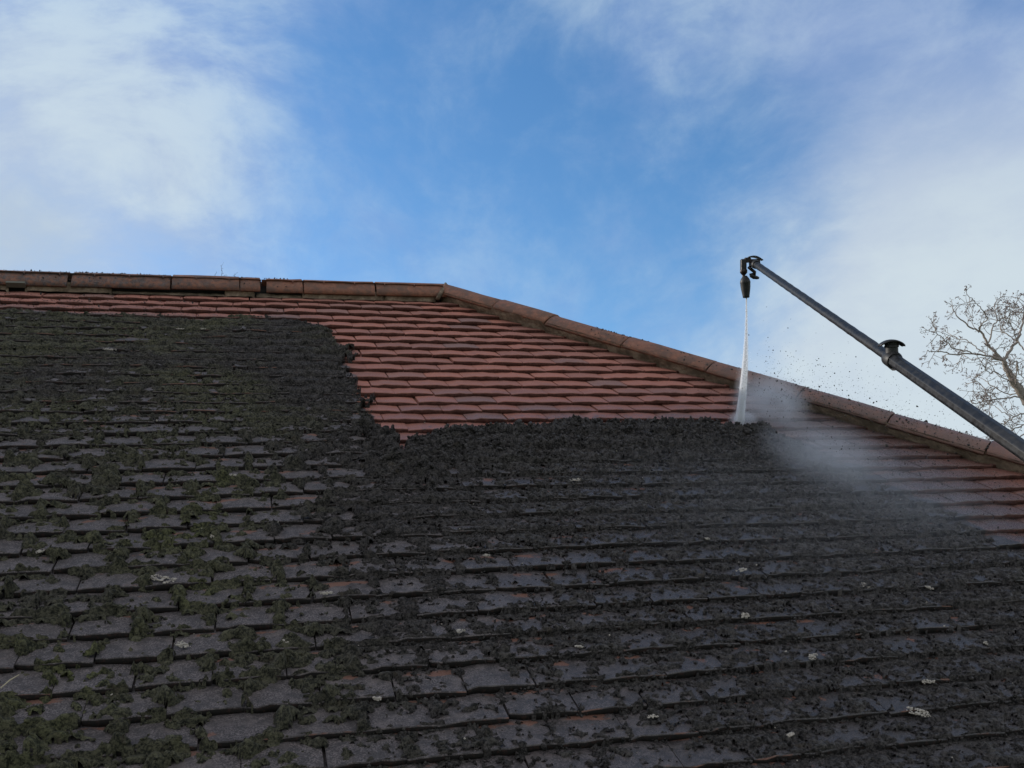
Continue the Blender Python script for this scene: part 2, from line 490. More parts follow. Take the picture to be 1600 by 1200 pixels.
# underlay: front, back and hip planes just beneath the tiles, and walls
def wpt(X, S, N): return r2w(X, S, N)
apexR = wpt(XAPEX - .02, S_TOP, -.055)
apexL = wpt(X_LEFT, S_TOP, -.055)
eR = wpt(hip_x(S_EAVES) - .05, S_EAVES, -.055); eL = wpt(X_LEFT, S_EAVES, -.055)
yr = apexR[1]; bkR = np.array([eR[0], 2 * yr - eR[1], eR[2]]); bkL = np.array([eL[0], 2 * yr - eL[1], eL[2]])
mesh_obj('roof_underlay', [apexL, apexR, eR, eL, bkR, bkL], [(0, 3, 2, 1), (1, 2, 4), (0, 1, 4, 5), (0, 5, 3), (2, 3, 5, 4)], M_DARK, house)
wz = eR[2] - .02; inx = .3
vs = []; fs = []
for z in (0, wz):
    vs += [(X_LEFT + .01, eR[1] + inx, z), (eR[0] - inx, eR[1] + inx, z), (eR[0] - inx, bkR[1] - inx, z), (X_LEFT + .01, bkR[1] - inx, z)]
fs = [(0, 1, 5, 4), (1, 2, 6, 5), (2, 3, 7, 6), (3, 0, 4, 7)]
mesh_obj('wall', vs, fs, M_WALL, house)
vv = []; ff = []
for k in range(9):
    a = math.pi + math.pi * k / 8
    for X in (X_LEFT, eR[0] + .1): vv.append((X, eR[1] - .08 + .055 * math.cos(a), eR[2] - .03 + .055 * math.sin(a)))
for k in range(8): ff.append((2 * k, 2 * k + 1, 2 * k + 3, 2 * k + 2))
mesh_obj('gutter', vv, ff, M_GUTTER, house)

# ---------------------------------------------------------------- tiles
TW, TH = 0.164, 0.0165
KC = np.array([0, 1, 2, 3, 4, 5, 7, 9, 12, 14, 16, 18, 20, 22, 24, 26, 30, 33, 45.])
CC = np.array([-.44, -.5, -.34, -.18, -.07, .05, .13, .2, .23, .16, -.05, -.12, -.15, -.27, -.35, -.2, -.07, 0, 0])
CX = np.array([-30, -8, -1, 4, 8, 30.]); CW = np.array([0, 0, 1, 1, .3, .3])
def row_corr(k, col): return np.interp(k, KC, CC) * np.interp(col, CX, CW)
def tail_S(k, X): return GAUGE * (k + row_corr(k, X / .168))

def tile_geometry(seed, w=TW, length=.20):
    """one cambered plain tile; tail edge at y=0, head at y=+length, top of tail at z=0"""
    r = np.random.default_rng(seed)
    nx = 7; us = np.linspace(-w / 2, w / 2, nx)
    camb = .0040 * (1 - (2 * us / w) ** 2)
    wob = r.normal(0, .0012, nx); wobz = r.normal(0, .0007, nx)
    chip = np.zeros(nx)
    if seed % 4 == 1: chip[r.integers(0, nx)] = .006
    if seed % 5 == 2: chip[0] = .008
    tail = np.cumsum(r.normal(0, .0006, nx)) + wob + chip
    rows = [(.0025, 0), (.055, 0), (length, 0)]
    V = []; F = []
    slope = TH / GAUGE
    for (y, _) in rows:
        for i, u in enumerate(us):
            yy = y + (tail[i] if y < .01 else 0)
            V.append((u, yy, camb[i] + wobz[i] * (y < .1) - slope * y))
    for j in range(2):
        for i in range(nx - 1):
            a = j * nx + i; F.append((a, a + 1, a + 1 + nx, a + nx))
    ntop = len(F)
    b = len(V)                                       # butt: rounded lip, face, underside edge
    for dy, dz in ((.0025, 0), (.0, -.002), (.0008, -TH * .93), (.004, -TH)):
        for i, u in enumerate(us): V.append((u, dy + tail[i], (camb[i] + wobz[i] + dz) if dz > -.005 else dz - .002))
    for j in range(3):
        for i in range(nx - 1):
            a = b + j * nx + i; F.append((a + nx, a + nx + 1, a + 1, a))
    for side in (0, nx - 1):                          # the two long sides
        c = len(V); u = us[side]
        y0 = .0025 + tail[side]
        V += [(u, y0, camb[side] + wobz[side]), (u, length, camb[side] - slope * length),
              (u, length, camb[side] - slope * length - TH), (u, y0, camb[side] + wobz[side] - TH)]
        F.append((c, c + 1, c + 2, c + 3) if side == 0 else (c + 3, c + 2, c + 1, c))
    return np.array(V), F
NV = 12
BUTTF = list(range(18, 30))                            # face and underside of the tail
variants = [tile_geometry(s) for s in range(NV)]
def tile_mesh(i):
    me = bpy.data.meshes.new('roof_tile'); V, F = variants[i]
    me.from_pydata([tuple(v) for v in V], [], F)
    me.polygons.foreach_set('use_smooth', [True] * len(me.polygons)); me.update()
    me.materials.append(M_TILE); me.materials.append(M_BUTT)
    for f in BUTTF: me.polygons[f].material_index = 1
    return me
tile_me = [tile_mesh(i) for i in range(NV)]

BAS = Matrix(((XA[0], UA[0], NA[0]), (XA[1], UA[1], NA[1]), (XA[2], UA[2], NA[2])))
NROW = 43
spots = []                                           # k, X, S, mesh, rotations, cut
for k in range(0, NROW):
    off = 0.0 if k % 2 == 0 else .5
    jit = random.uniform(-.03, .03) + (.0 if k < 20 else random.uniform(-.06, .06))
    c0 = int(X_LEFT / .168) - 1
    wander = 0
    for c in range(c0, 32):
        X = (c + off + .5 + jit) * .168 + random.uniform(-.0022, .0022)
        if X < X_LEFT: continue
        S = float(tail_S(k, X))
        if S > S_EAVES: continue
        lim = hip_x(S) - .088
        if X - TW / 2 > lim - .015: continue
        cut = X + TW / 2 > lim
        spots.append(dict(k=k, X=X, S=S + random.gauss(0, .0014), N=random.gauss(0, .0011), v=random.randrange(NV),
                          rz=random.gauss(0, .006), ry=random.gauss(0, .008), rx=random.gauss(0, .004), cut=lim if cut else None))
def bound_row(col): return np.interp(col, BX, BY)
# which 300 show largest
for s in spots:
    P = r2w(s['X'], s['S'] - .05, 0.0)
    px, py, d = project(P)
    area = (1.0 / max(d, .3)) ** 3 if d > 0 else 0
    inside = -30 < px < 1630 and 430 < py < 1230
    clean = s['k'] < bound_row(s['X'] / .168)
    vis = 1.0 if clean else (.45 if py > 760 and px < 620 else (.30 if py > 760 else .03))
    if not clean and px < 560 and py < 700: vis = .03
    s['score'] = area * vis if inside else 0
order = sorted((i for i, s in enumerate(spots)), key=lambda i: -spots[i]['score'])
single = set(order[:296])
TV = []; TF = []; TT = []; TM = []
for i, s in enumerate(spots):
    Mx = Matrix.Translation(Vector(r2w(s['X'], s['S'], s['N']))) @ BAS.to_4x4() @ Matrix.Rotation(s['rz'], 4, 'Z') @ Matrix.Rotation(s['ry'], 4, 'Y') @ Matrix.Rotation(s['rx'], 4, 'X')
    if s['cut'] is not None:
        bm = bmesh.new(); bm.from_mesh(tile_me[s['v']])
        bmesh.ops.bisect_plane(bm, geom=bm.verts[:] + bm.edges[:] + bm.faces[:], plane_co=(s['cut'] - s['X'], 0, 0), plane_no=(1, 0, 0), clear_outer=True)
        ed = [e for e in bm.edges if e.is_boundary and all(abs(v.co.x - (s['cut'] - s['X'])) < 1e-4 for v in e.verts)]
        me = bpy.data.meshes.new('roof_tile')
        # close the sawn edge with a face
        x = s['cut'] - s['X']; sl = TH / GAUGE
        c5 = .0040 * (1 - min(1, (2 * x / TW) ** 2))
        vs4 = [bm.verts.new(p) for p in ((x, .003, c5), (x, .2, c5 - sl * .2), (x, .2, c5 - sl * .2 - TH), (x, .003, c5 - TH))]
        bm.faces.new(vs4[::-1])
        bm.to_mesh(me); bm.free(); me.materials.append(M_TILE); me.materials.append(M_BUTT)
        me.polygons.foreach_set('use_smooth', [len(p.vertices) and True for p in me.polygons])
    else: me = tile_me[s['v']]
    if i in single:
        o = bpy.data.objects.new('roof_tile', me); COL.objects.link(o); o.parent = house
        o.matrix_parent_inverse = house.matrix_world.inverted(); o.matrix_world = Mx
    else:
        b = len(TV); t = random.random()
        for v in me.vertices: TV.append(tuple(Mx @ v.co))
        for p in me.polygons:
            TF.append(tuple(b + j for j in p.vertices)); TM.append(p.material_index)
        TT += [t] * len(me.vertices)
def stuff_tiles(TV, TF, TT, mat=M_TILE):
    o = mesh_obj('roof_tiles', TV, TF, mat, house, True, 'stuff')
    a = o.data.attributes.new('tint', 'FLOAT', 'POINT'); a.data.foreach_set('value', TT)
    return o
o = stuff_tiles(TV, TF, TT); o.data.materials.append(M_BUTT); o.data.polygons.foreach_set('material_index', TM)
# the hip end and the back slope carry the same courses
M_TILE_B = M_RIDGE
TV = []; TF = []; TT = []
UH = np.array([-CP, 0, SP]); NH = np.array([SP, 0, CP]); YH = np.array([0, 1.0, 0])
ridge_pt = r2w(XAPEX, S_TOP, 0)
def add_slope(origin, xa, ua, na, bounds):
    Bm = Matrix(((xa[0], ua[0], na[0]), (xa[1], ua[1], na[1]), (xa[2], ua[2], na[2])))
    for k in range(1, 45):
        s = k * GAUGE
        if s > S_EAVES - S_TOP: break
        a, b = bounds(s)
        u = a + (.084 if k % 2 else .0)
        while u < b:
            Vv, F = variants[random.randrange(NV)]
            P = origin + xa * u - ua * s
            base = len(TV); t = random.random()
            for v in Vv: TV.append(tuple(P + xa * v[0] + ua * v[1] + na * (v[2])))
            for f in F: TF.append(tuple(base + j for j in f))
            TT.extend([t] * len(Vv))
            u += .168
add_slope(ridge_pt, YH, UH, NH, lambda s: (-.819 * s + .12, .819 * s - .1))
add_slope(ridge_pt, np.array([-1.0, 0, 0]), np.array([0, -CP, SP]), np.array([0, SP, CP]), lambda s: (-.819 * s + .12, XAPEX - X_LEFT - .1))
stuff_tiles(TV, TF, TT, M_RIDGE)

# ---------------------------------------------------------------- ridge and hip tiles
def half_round(r, half, length, thick=.014, nseg=12, seed=0, taper=0.0):
    """axis along +y from 0 to length, crown at z=0"""
    rr = np.random.default_rng(seed)
    V = []; F = []
    ys = [0, .004, length / 3, 2 * length / 3, length - .004, length]
    wav = [rr.normal(0, .0012) for _ in ys]
    for (rad, flip) in ((r, 0), (r - thick, 1)):
        for j, y in enumerate(ys):
            ins = .003 if j in (0, 5) and not flip else 0
            for i in range(nseg + 1):
                a = -half + 2 * half * i / nseg
                R_ = rad - ins + wav[j] * .6 + (taper * y)
                V.append((math.sin(a) * R_, y + rr.normal(0, .0007), math.cos(a) * R_ - r))
    n = nseg + 1; m = len(ys)
    for L in (0, 1):
        for j in range(m - 1):
            for i in range(nseg):
                a = L * n * m + j * n + i; q = (a, a + 1, a + 1 + n, a + n)
                F.append(q if L == 0 else q[::-1])
    o = n * m
    for i in range(nseg):
        F.append((i, i + o, i + 1 + o, i + 1)); a = (m - 1) * n + i; F.append((a, a + 1, a + 1 + o, a + o))
    for j in range(m - 1):
        a = j * n; F.append((a, a + n, a + n + o, a + o)); a = j * n + nseg; F.append((a, a + o, a + n + o, a + n))
    return np.array(V), F

def place(V, P, ax, ay, az): return P + V[:, :1] * ax + V[:, 1:2] * ay + V[:, 2:3] * az

# ridge joints found on the crown line, in metres along the ridge
crown = lambda X: r2w(X, S_TOP, 0) + np.array([0, 0, .067])
Xs = np.linspace(X_LEFT, XAPEX, 4000)
cpx = np.array([project(crown(x))[0] for x in Xs])
def x_at(px): return float(np.interp(px, cpx, Xs))
joints = [(x_at(697) - .0, 0.0), (x_at(583), .006), (x_at(472), .004), (x_at(411), .030), (x_at(375), .004), (x_at(270), .005), (x_at(115), .018)]
xx = joints[-1][0]
while xx > X_LEFT + .5: xx -= .455; joints.append((xx, .006))
Xd = np.array([1.0, 0, 0]); Yd = np.array([0, 1.0, 0]); Zd = np.array([0, 0, 1.0])
for i in range(len(joints) - 1):
    x1, g1 = joints[i]; x0, g0 = joints[i + 1]
    L = x1 - x0 - g0 / 2 - g1 / 2 - .002
    V, F = half_round(.115, math.radians(89), L, seed=i)
    tilt = random.gauss(0, .006)
    P = crown(x0 + g0 / 2 + .001) + Zd * random.gauss(0, .0015)
    ax = np.array([math.cos(tilt), 0, 0]) * 0 + np.array([0, -1.0, 0])
    ay = np.array([math.cos(tilt), 0, math.sin(tilt)]); az = np.cross(ax, ay)
    if az[2] < 0: ax = -ax; az = np.cross(ax, ay)
    mesh_obj('ridge_tile', place(V, P, ax, ay, az), F, M_RIDGE, house, True)
# hip tiles
HD = np.array([.819152, -.819152, -.573576]); HL = np.linalg.norm(HD); hd = HD / HL
HUP = (NA + NH) / np.linalg.norm(NA + NH)
hlat = np.cross(HUP, hd)                               # sideways across the hip
apex = r2w(XAPEX, S_TOP, 0)
def hip_pt(t, lat=0.0, up=0.0): return apex + hd * t + hlat * lat + HUP * up
ts = np.linspace(-.2, 6.5, 4000); hpx = np.array([project(hip_pt(t, 0, .066))[0] for t in ts])
def t_at(px): return float(np.interp(px, hpx, ts))
side = -1                                              # the near side of the hip is the -lateral one
hj = [t_at(700), t_at(790), t_at(872), t_at(990), t_at(1122), t_at(1262)]
Lh = hj[-1] - hj[-2]
while hj[-1] + Lh < 6.1: hj.append(hj[-1] + .40)
for i in range(len(hj) - 1):
    L = hj[i + 1] - hj[i] - .006
    V, F = half_round(.130, math.radians(63), L, seed=50 + i)
    P = hip_pt(hj[i] + .003, random.gauss(0, .002), .067 + random.gauss(0, .0015) + (.004 if i % 2 else 0))
    ax = hlat; az = HUP
    ay = hd
    mesh_obj('hip_tile', place(V, P, ax, ay, az), F, M_RIDGE, house, True)

# ---------------------------------------------------------------- mortar
def rough_strip(name, path, n_along, n_across, amp, seed, parent=house, mat=M_MORTAR):
    """path(a, b) for a, b in 0..1 gives world point and its outward direction"""
    V = []; F = []
    for i in range(n_along + 1):
        for j in range(n_across + 1):
            a = i / n_along; b = j / n_across
            P, nrm, key = path(a, b)
            amp_ = amp * .5; h = (float(fbm(np.array([key[0] * 28.]), np.array([key[1] * 28.]), 4, seed)[0]) - .5) * 2 * amp_
            V.append(P + nrm * h)
    for i in range(n_along):
        for j in range(n_across):
            a = i * (n_across + 1) + j; F.append((a, a + 1, a + n_across + 2, a + n_across + 1))
    return mesh_obj(name, V, F, mat, parent, True)
def ridge_mortar(x0, x1, s0=-.128, s1=-.108, n0=.040, n1=-.004, seed=3):
    def path(a, b):
        X = x0 + (x1 - x0) * a
        S = s0 + (s1 - s0) * b; N = n0 + (n1 - n0) * b
        if a in (0.0, 1.0): N -= .03
        return r2w(X, S, N), NA * .5 + np.array([0, -.8, 0]), (X, b * .07)
    return rough_strip('mortar_bed', path, max(4, int((x1 - x0) / .012)), 5, .010, seed)
# pieces of bedding still there; the gaps between them are open
for a, b in ((X_LEFT, x_at(22)), (x_at(47), x_at(180)), (x_at(352), x_at(398)), (x_at(470), x_at(596)), (x_at(596), x_at(676))):
    ridge_mortar(a, b)
ridge_mortar(x_at(176), x_at(355), -.135, -.110, .000, -.006, 9)
ridge_mortar(x_at(398), x_at(472), -.14, -.105, .006, -.004, 12)
V, F = [], []
block(V, F, r2w(x_at(34.5), -.108, .027), XA, -UA * .5 + NA * .85, UA * .85 + NA * .5, .045, .018, .006)
mesh_obj('tile_slip', V, F, plain('grey_slip', (.12, .12, .10), .9), house)
V, F = [], []
tube(V, F, [r2w(X_LEFT + .02, S_TOP, -.02), r2w(XAPEX, S_TOP, -.02)], [.070, .070], 12)
mesh_obj('bedding_gap_fill', V, F, M_DARK, house, True)  # dark tube added inside the ridge so open joints look black with shade
# the mitre where ridge and hip meet
V, F = [], []
tube(V, F, [r2w(x_at(676), -.085, .02), r2w(x_at(684), -.13, .055), r2w(x_at(694), S_TOP, .075) ], [.013, .012, .008], 8)
mesh_obj('mitre_mortar', V, F, M_MORTAR, house, True)
V, F = [], []
tube(V, F, [apex + XA * -.10 - NA * .02, apex + NA * .012, hip_pt(.12, 0, .01)], [.05, .055, .05], 12)
mesh_obj('bedding_gap_fill', V, F, M_MORTAR, house, True)
# bedding down the near side of the hip: sits on the tile courses like a fillet
def fillet(t0, t1, seed):
    na = int((t1 - t0) / .012); nb = 7
    V = []; F = []
    for i in range(na + 1):
        t = t0 + (t1 - t0) * i / na
        for j in range(nb + 1):
            b = j / nb
            latd = .112 - .030 * b                          # distance from the hip line, across the slope
            Ph = apex + hd * t + hlat * side * latd
            # drop onto the slope surface
            X = Ph[0]; S = -((Ph - ORG) @ UA)
            k = S / GAUGE
            Nn = .052 * (1 - b) - .014 * b
            h = (float(fbm(np.array([t * 30]), np.array([b * 4]), 4, seed)[0]) - .5) * .016
            V.append(r2w(X, S, Nn) + hlat * side * h)
    for i in range(na):
        for j in range(nb):
            a = i * (nb + 1) + j; F.append((a, a + 1, a + nb + 2, a + nb + 1))
    return mesh_obj('mortar_bed', V, F, M_MORTAR, house, True)
tt = [.03, .5, 1.1, 1.9, 2.9, 4.2, 5.6]
for i in range(6): fillet(tt[i], tt[i + 1] + .01, 20 + i)

# ---------------------------------------------------------------- moss and loosened growth
def bell(v, c, w): return np.exp(-((v - c) / w) ** 2)
def moss_fields(X, S, wp):
    col = X / .168; k = S / GAUGE
    kc = k - row_corr(k, col)                           # true course number
    fr = kc - np.floor(kc)                              # 0 just below a butt .. 1 at the tail
    kk = np.ceil(kc).astype(int)
    px, py, d = project(wp)
    px = np.clip(px, -900, 2500); py = np.clip(py, 300, 1900)
    nb = (fbm(X * 9, S * 9, 4, 5) - .5)
    nb2 = (fbm(X * 7, S * 7, 4, 8) - .5)
    sb = np.interp(col + nb * 1.5, BX, BY)
    dist = (kc + nb2 * 1.6) - sb
    edge = sstep(dist, -.1, 1.0) * (1 - .35 * sstep(dist, 6, 1) * sstep(px, 1200, 1330))
    off = np.where(kk % 2 == 0, 0.0, .5)
    jd = np.abs((col - off) - np.round(col - off)) * .168          # distance to the nearest joint
    # how much is covered
    cover = np.full_like(X, .50)
    left = sstep(px, 640, 420)
    a_top = sstep(py, 700, 540)
    cover = cover + left * (a_top * .34 + (1 - a_top) * .02)
    rightpart = 1 - left
    heap = rightpart * sstep(dist, .0, .7) * sstep(dist, 4.6, 1.4) * sstep(px, 1330, 1180)
    cover = cover + heap * .62
    heap2 = rightpart * bell(py, 790, 80) * .12
    cover = cover + heap2
    tl = left * bell(px, 500, 90) * sstep(py, 720, 640) * .35
    cover = cover + tl
    cover = cover + rightpart * sstep(px, 1050, 1300) * sstep(py, 780, 860) * .10
    lowmid = rightpart * sstep(py, 900, 1050) * sstep(px, 1150, 950)
    cover = cover + rightpart * .09 - lowmid * .08
    big = fbm(X * 4.0, S * 5.5, 4, 31); 
    med = fbm(X * 17, S * 24, 4, 37)
    fine = fbm(X * 60, S * 75, 4, 41)
    vf = fbm(X * 170, S * 190, 3, 47)
    upper = bell(fr, 0.02, .30) + bell(fr, 1.0, .10)               # clings just below the butts
    atj = bell(jd, 0, .016) * sstep(fr, .0, .5) + bell(jd, 0, .028) * bell(fr, .05, .3)
    cling = np.where(px < 700, 1.0, .6)
    cush = sstep(px, 700, 450) * sstep(py, 640, 760)               # rounded cushions low on the left
    wx = X + (fine - .5) * .014; ws = S + (vf - .5) * .010
    cell = worley(wx * 21, ws * 24, 23)
    dome0 = np.sqrt(np.clip(1 - (cell / .62) ** 2, 0, 1))
    val = cush * ((dome0 - .70) * .80 - (fine - .5) * .9) + (med - .5) * 1.25 + (big - .5) * .85 + (fine - .5) * 1.9 * (1 - .15 * cush) + (vf - .5) * .9 * (1 - .7 * cush) + (cover - .5) * 1.75 + cling * (.34 * upper + .42 * atj) - .26
    val = val * edge - (1 - edge) * .5
    amp = .0115 + .0005 * cush + heap * .034 + .010 * np.clip(atj, 0, 1) * sstep(px, 1000, 500) + bell(px, 500, 90) * left * sstep(py, 720, 640) * .006
    soft = np.tanh(np.clip(val, 0, 3) * 2.6)
    dome1 = np.sqrt(np.clip(1 - (worley(wx * 30, ws * 36, 3) / .82) ** 2, 0, 1))       # cushions some 3 cm across
    dome2 = np.sqrt(np.clip(1 - (worley(wx * 75, ws * 82, 9) / .80) ** 2, 0, 1))       # crumbs some 1 cm across
    lump = .02 + .75 * dome0 * cush + .55 * dome1 * (.4 + .9 * med) + .34 * dome2 * (.5 + .8 * fine) + .34 * (vf - .5) * (1 - .6 * cush)
    h = amp * soft * (lump * 1.25 + .35 * (big - .4))
    h = h * (1 - (1 - heap) * (1 - sstep(fr, .02, .30) * .60 - .40) ) * (1 - (1 - heap) * .45 * sstep(fr, .90, .99))
    h = np.where(val > 0, h, val * .03)
    # colour: green to the left and low left, black-brown where it has been blasted loose
    green = sstep(px, 620, 250) * (.30 + .12 * sstep(py, 640, 780)) + (fbm(X * 3.2, S * 3.2, 3, 61) - .5) * .9 * sstep(px, 900, 300)
    green = green + left * sstep(py, 700, 900) * .10 + sstep(py, 900, 1100) * sstep(px, 1000, 500) * .12
    green = green + bell(px, 1280, 120) * bell(py, 745, 50) * .35 * 0
    green = np.clip(green + (med - .5) * .35, 0, 1)
    base = -TH * (1 - fr) + .0045 * (1 - (2 * np.clip(.084 - jd, 0, .084) / .168 * 0)) * 0 + .003 * np.clip(jd / .08, 0, 1)
    return h, base, val, green, px, py, d, heap

def moss_sheet(name, x0, x1, s0, s1, st):
    xs = np.arange(x0, x1, st); ss = np.arange(s0, s1, st)
    X, S = np.meshgrid(xs, ss, indexing='xy'); sh = X.shape
    X = X.ravel(); S = S.ravel()
    X = X + (vn(X * 300, S * 300, 71) - .5) * st * .4; S = S + (vn(X * 290, S * 310, 72) - .5) * st * .4
    wp = r2w_arr(X, S, np.zeros_like(X))
    h, base, val, green, px, py, d, heap = moss_fields(X, S, wp)
    N = base + h
    ok = (h > -.0012) & (X < hip_x(S) - .10)
    V = r2w_arr(X, S, N)
    ny, nx = sh
    idx = np.arange(ny * nx).reshape(sh)
    a = idx[:-1, :-1].ravel(); b = idx[:-1, 1:].ravel(); c = idx[1:, 1:].ravel(); dd = idx[1:, :-1].ravel()
    keep = (ok[a].astype(int) + ok[b] + ok[c] + ok[dd]) >= 3
    pos = (val[a] > 0) | (val[b] > 0) | (val[c] > 0) | (val[dd] > 0)
    keep &= pos
    F = np.stack([a, dd, c, b], 1)[keep]
    used = np.unique(F); remap = -np.ones(len(V), dtype=np.int64); remap[used] = np.arange(len(used))
    o = np_mesh(name, V[used], remap[F], M_MOSS, None, True, 'stuff')
    at_ = o.data.attributes.new('green', 'FLOAT', 'POINT'); at_.data.foreach_set('value', green[used].astype(np.float32))
    return o, len(F)
o, nf = moss_sheet('moss', -3.3, 3.0, .12, 4.05, .0052)
tag(o, 'dark moss and loosened black growth covering the roof tiles below the washed patch')
print('moss faces', nf)

# loose crumbs and clods on top of it
ico = bmesh.new(); bmesh.ops.create_icosphere(ico, subdivisions=1, radius=1.0)
IV = np.array([v.co[:] for v in ico.verts]); IF = np.array([[v.index for v in f.verts] for f in ico.faces]); ico.free()
def scatter(name, P, size, nrm_flat=.7, mat=M_MOSS, green=None, kind='stuff', parent=None, seed=1, stretch=(1, 1, 1), flat=False):
    r = np.random.default_rng(seed); n = len(P)
    ax = r.normal(size=(n, 3)); ax /= np.linalg.norm(ax, axis=1)[:, None]
    bx = np.cross(ax, r.normal(size=(n, 3))); bx /= np.linalg.norm(bx, axis=1)[:, None]
    if flat:                                   # lie in the plane of the slope
        a_ = r.uniform(0, 6.283, n)[:, None]
        ax = np.cos(a_) * XA + np.sin(a_) * UA; bx = -np.sin(a_) * XA + np.cos(a_) * UA
        stretch = (1.3, .8, .3)
    cx = np.cross(ax, bx)
    sc = r.uniform(.55, 1.35, (n, 3)) * size[:, None] * np.array(stretch)
    jit = r.uniform(.6, 1.35, (n, 12))
    L = IV[None] * jit[:, :, None] * sc[:, None, :]
    W_ = L[:, :, :1] * ax[:, None] + L[:, :, 1:2] * bx[:, None] + L[:, :, 2:] * cx[:, None]
    V = (P[:, None] + W_).reshape(-1, 3)
    F = (IF[None] + (np.arange(n) * 12)[:, None, None]).reshape(-1, 3)
    o = np_mesh(name, V, F, mat, parent, False, kind)
    if green is not None:
        a = o.data.attributes.new('green', 'FLOAT', 'POINT'); a.data.foreach_set('value', np.repeat(green, 12).astype(np.float32))
    return o
n = 110000
X = rng.uniform(-3.2, 3.0, n); S = rng.uniform(.12, 4.0, n)
h, base, val, green, px, py, d, heap = moss_fields(X, S, r2w_arr(X, S, np.zeros(n)))
ok = (val > -.28) & (X < hip_x(S) - .1) & (px > -200) & (px < 1800)
ok &= rng.uniform(size=n) < np.clip(.30 + heap * .9 - .18 * (val < 0) , 0, 1)
X, S, h, base, green, heap, px = X[ok], S[ok], np.maximum(h[ok], .001), base[ok], green[ok], heap[ok], px[ok]
sz = rng.lognormal(math.log(.0029), .45, len(X)) * (1 + heap * .8)
sz = np.minimum(sz, .013)
scatter('moss_clods', r2w_arr(X, S, base + h + sz * .2), sz, green=green, seed=2)['label'] = 'loose black clods and crumbs of moss lying over the growth'
print('clods', len(X))
# debris caught along the butts, where it hides the edges of the courses
n = 150000
X = rng.uniform(-1.6, 3.0, n); S = rng.uniform(1.5, 4.0, n)
kc = S / GAUGE - row_corr(S / GAUGE, X / .168); fr = kc - np.floor(kc)
ok = (fr > .90) | (fr < .10); X, S, fr = X[ok], S[ok], fr[ok]
h, base, val, green, px, py, d, heap = moss_fields(X, S, r2w_arr(X, S, np.zeros(len(X))))
ok = (val > -.12) & (X < hip_x(S) - .1) & (px > 350) & (px < 1750) & (rng.uniform(size=len(X)) < .55 * sstep(px, 350, 900))
X, S, h, base, green, fr = X[ok], S[ok], np.maximum(h[ok], .0), base[ok], green[ok], fr[ok]
sz = np.minimum(rng.lognormal(math.log(.0034), .45, len(X)), .010)
drop = np.where(fr > .5, -rng.uniform(0, .010, len(X)), rng.uniform(0, .008, len(X)))
scatter('moss_debris', r2w_arr(X, S + np.where(fr > .5, .004, 0), base + h + drop), sz, green=green, seed=14)['label'] = 'dark debris caught along the lower edges of the tile courses'
# chips flung over the washed tiles on the right and along the ridge
n = 9000
X = np.concatenate([rng.uniform(1.5, 3.4, n // 2), rng.uniform(-3.0, .2, n // 2)])
S = np.concatenate([rng.uniform(.8, 3.4, n // 2), rng.uniform(-.05, .36, n // 2)])
ok = (X < hip_x(S) - .09); X, S = X[ok], S[ok]
pr = np.where(X > 1, .75, sstep(X, .1, -1.5) * .5)
ok = rng.uniform(size=len(X)) < pr; X, S = X[ok], S[ok]
kc = S / GAUGE - row_corr(S / GAUGE, X / .168); fr = kc - np.floor(kc)
sz = rng.lognormal(math.log(.0017), .45, len(X))
scatter('splashed_chips', r2w_arr(X, S, -TH * (1 - fr) + .004 + sz * .3), sz, mat=M_CHIP, seed=5)['label'] = 'small dark chips of moss splashed over the red tiles'
# chips on the hip and ridge tiles
n = 1500
t = rng.uniform(1.0, 5.0, n); a = rng.uniform(-.2, 1.05, n)
Pn = np.array([hip_pt(tt_, side * math.sin(aa) * .131, .067 + .131 * math.cos(aa) - .130) for tt_, aa in zip(t, a)])
t2 = rng.uniform(-3.2, -.3, 900); a2 = rng.uniform(-.25, 1.3, 900)
Pn2 = np.array([crown(x) + np.array([0, -math.sin(aa) * .113, math.cos(aa) * .113 - .112]) for x, aa in zip(t2, a2)])
Pc = np.concatenate([Pn, Pn2])
scatter('crumbs', Pc, rng.lognormal(math.log(.0019), .5, len(Pc)), mat=M_CHIP, seed=6)['label'] = 'dark crumbs stuck on the ridge and hip tiles'

# pale lichen flakes picked out on the dark tiles
flakes = [(255, 905, .030), (510, 927, .014), (715, 987, .017), (1158, 891, .016), (1165, 962, .017), (1452, 918, .012), (1435, 1113, .026),
          (170, 546, .022), (282, 514, .014), (317, 514, .010), (1270, 1026, .016), (1352, 915, .016), (285, 1008, .018), (366, 743, .016), (1450, 1065, .014), (900, 750, .020)]
flakes += [(62, 862, .010), (332, 838, .008), (448, 1002, .009), (590, 1092, .008), (905, 1010, .008), (1020, 1120, .010), (1235, 1148, .009), (1540, 1005, .009), (1105, 842, .008), (760, 868, .009)]
def roof_hit(px, py, N=0.0):
    d = RW.T @ np.array([(px - 800) / F_PX, (py - 600) / F_PX, 1.0])
    A = (CAM_W - ORG) @ NA; t = (N - A) / (d @ NA)
    P = CAM_W + t * d - ORG
    return P[0], -(P @ UA)
for i, (fx, fy, r_) in enumerate(flakes):
    X, S = roof_hit(fx, fy, .006)
    nn = int(30 + r_ * 1800)
    r2 = np.random.default_rng(100 + i)
    a = r2.uniform(0, 6.283, nn); q = np.sqrt(r2.uniform(0, 1, nn)) * r_ * (1 + .5 * np.sin(2 * a + i))
    Xf = X + np.cos(a) * q; Sf = S + np.sin(a) * q * .55
    o = scatter('lichen_patch', r2w_arr(Xf, Sf, .005 + r2.uniform(0, .004, nn)), r2.uniform(.0014, .0040, nn) * (.7 + r_ * 14), mat=M_LICHEN, kind=None, parent=house, seed=200 + i, flat=True)
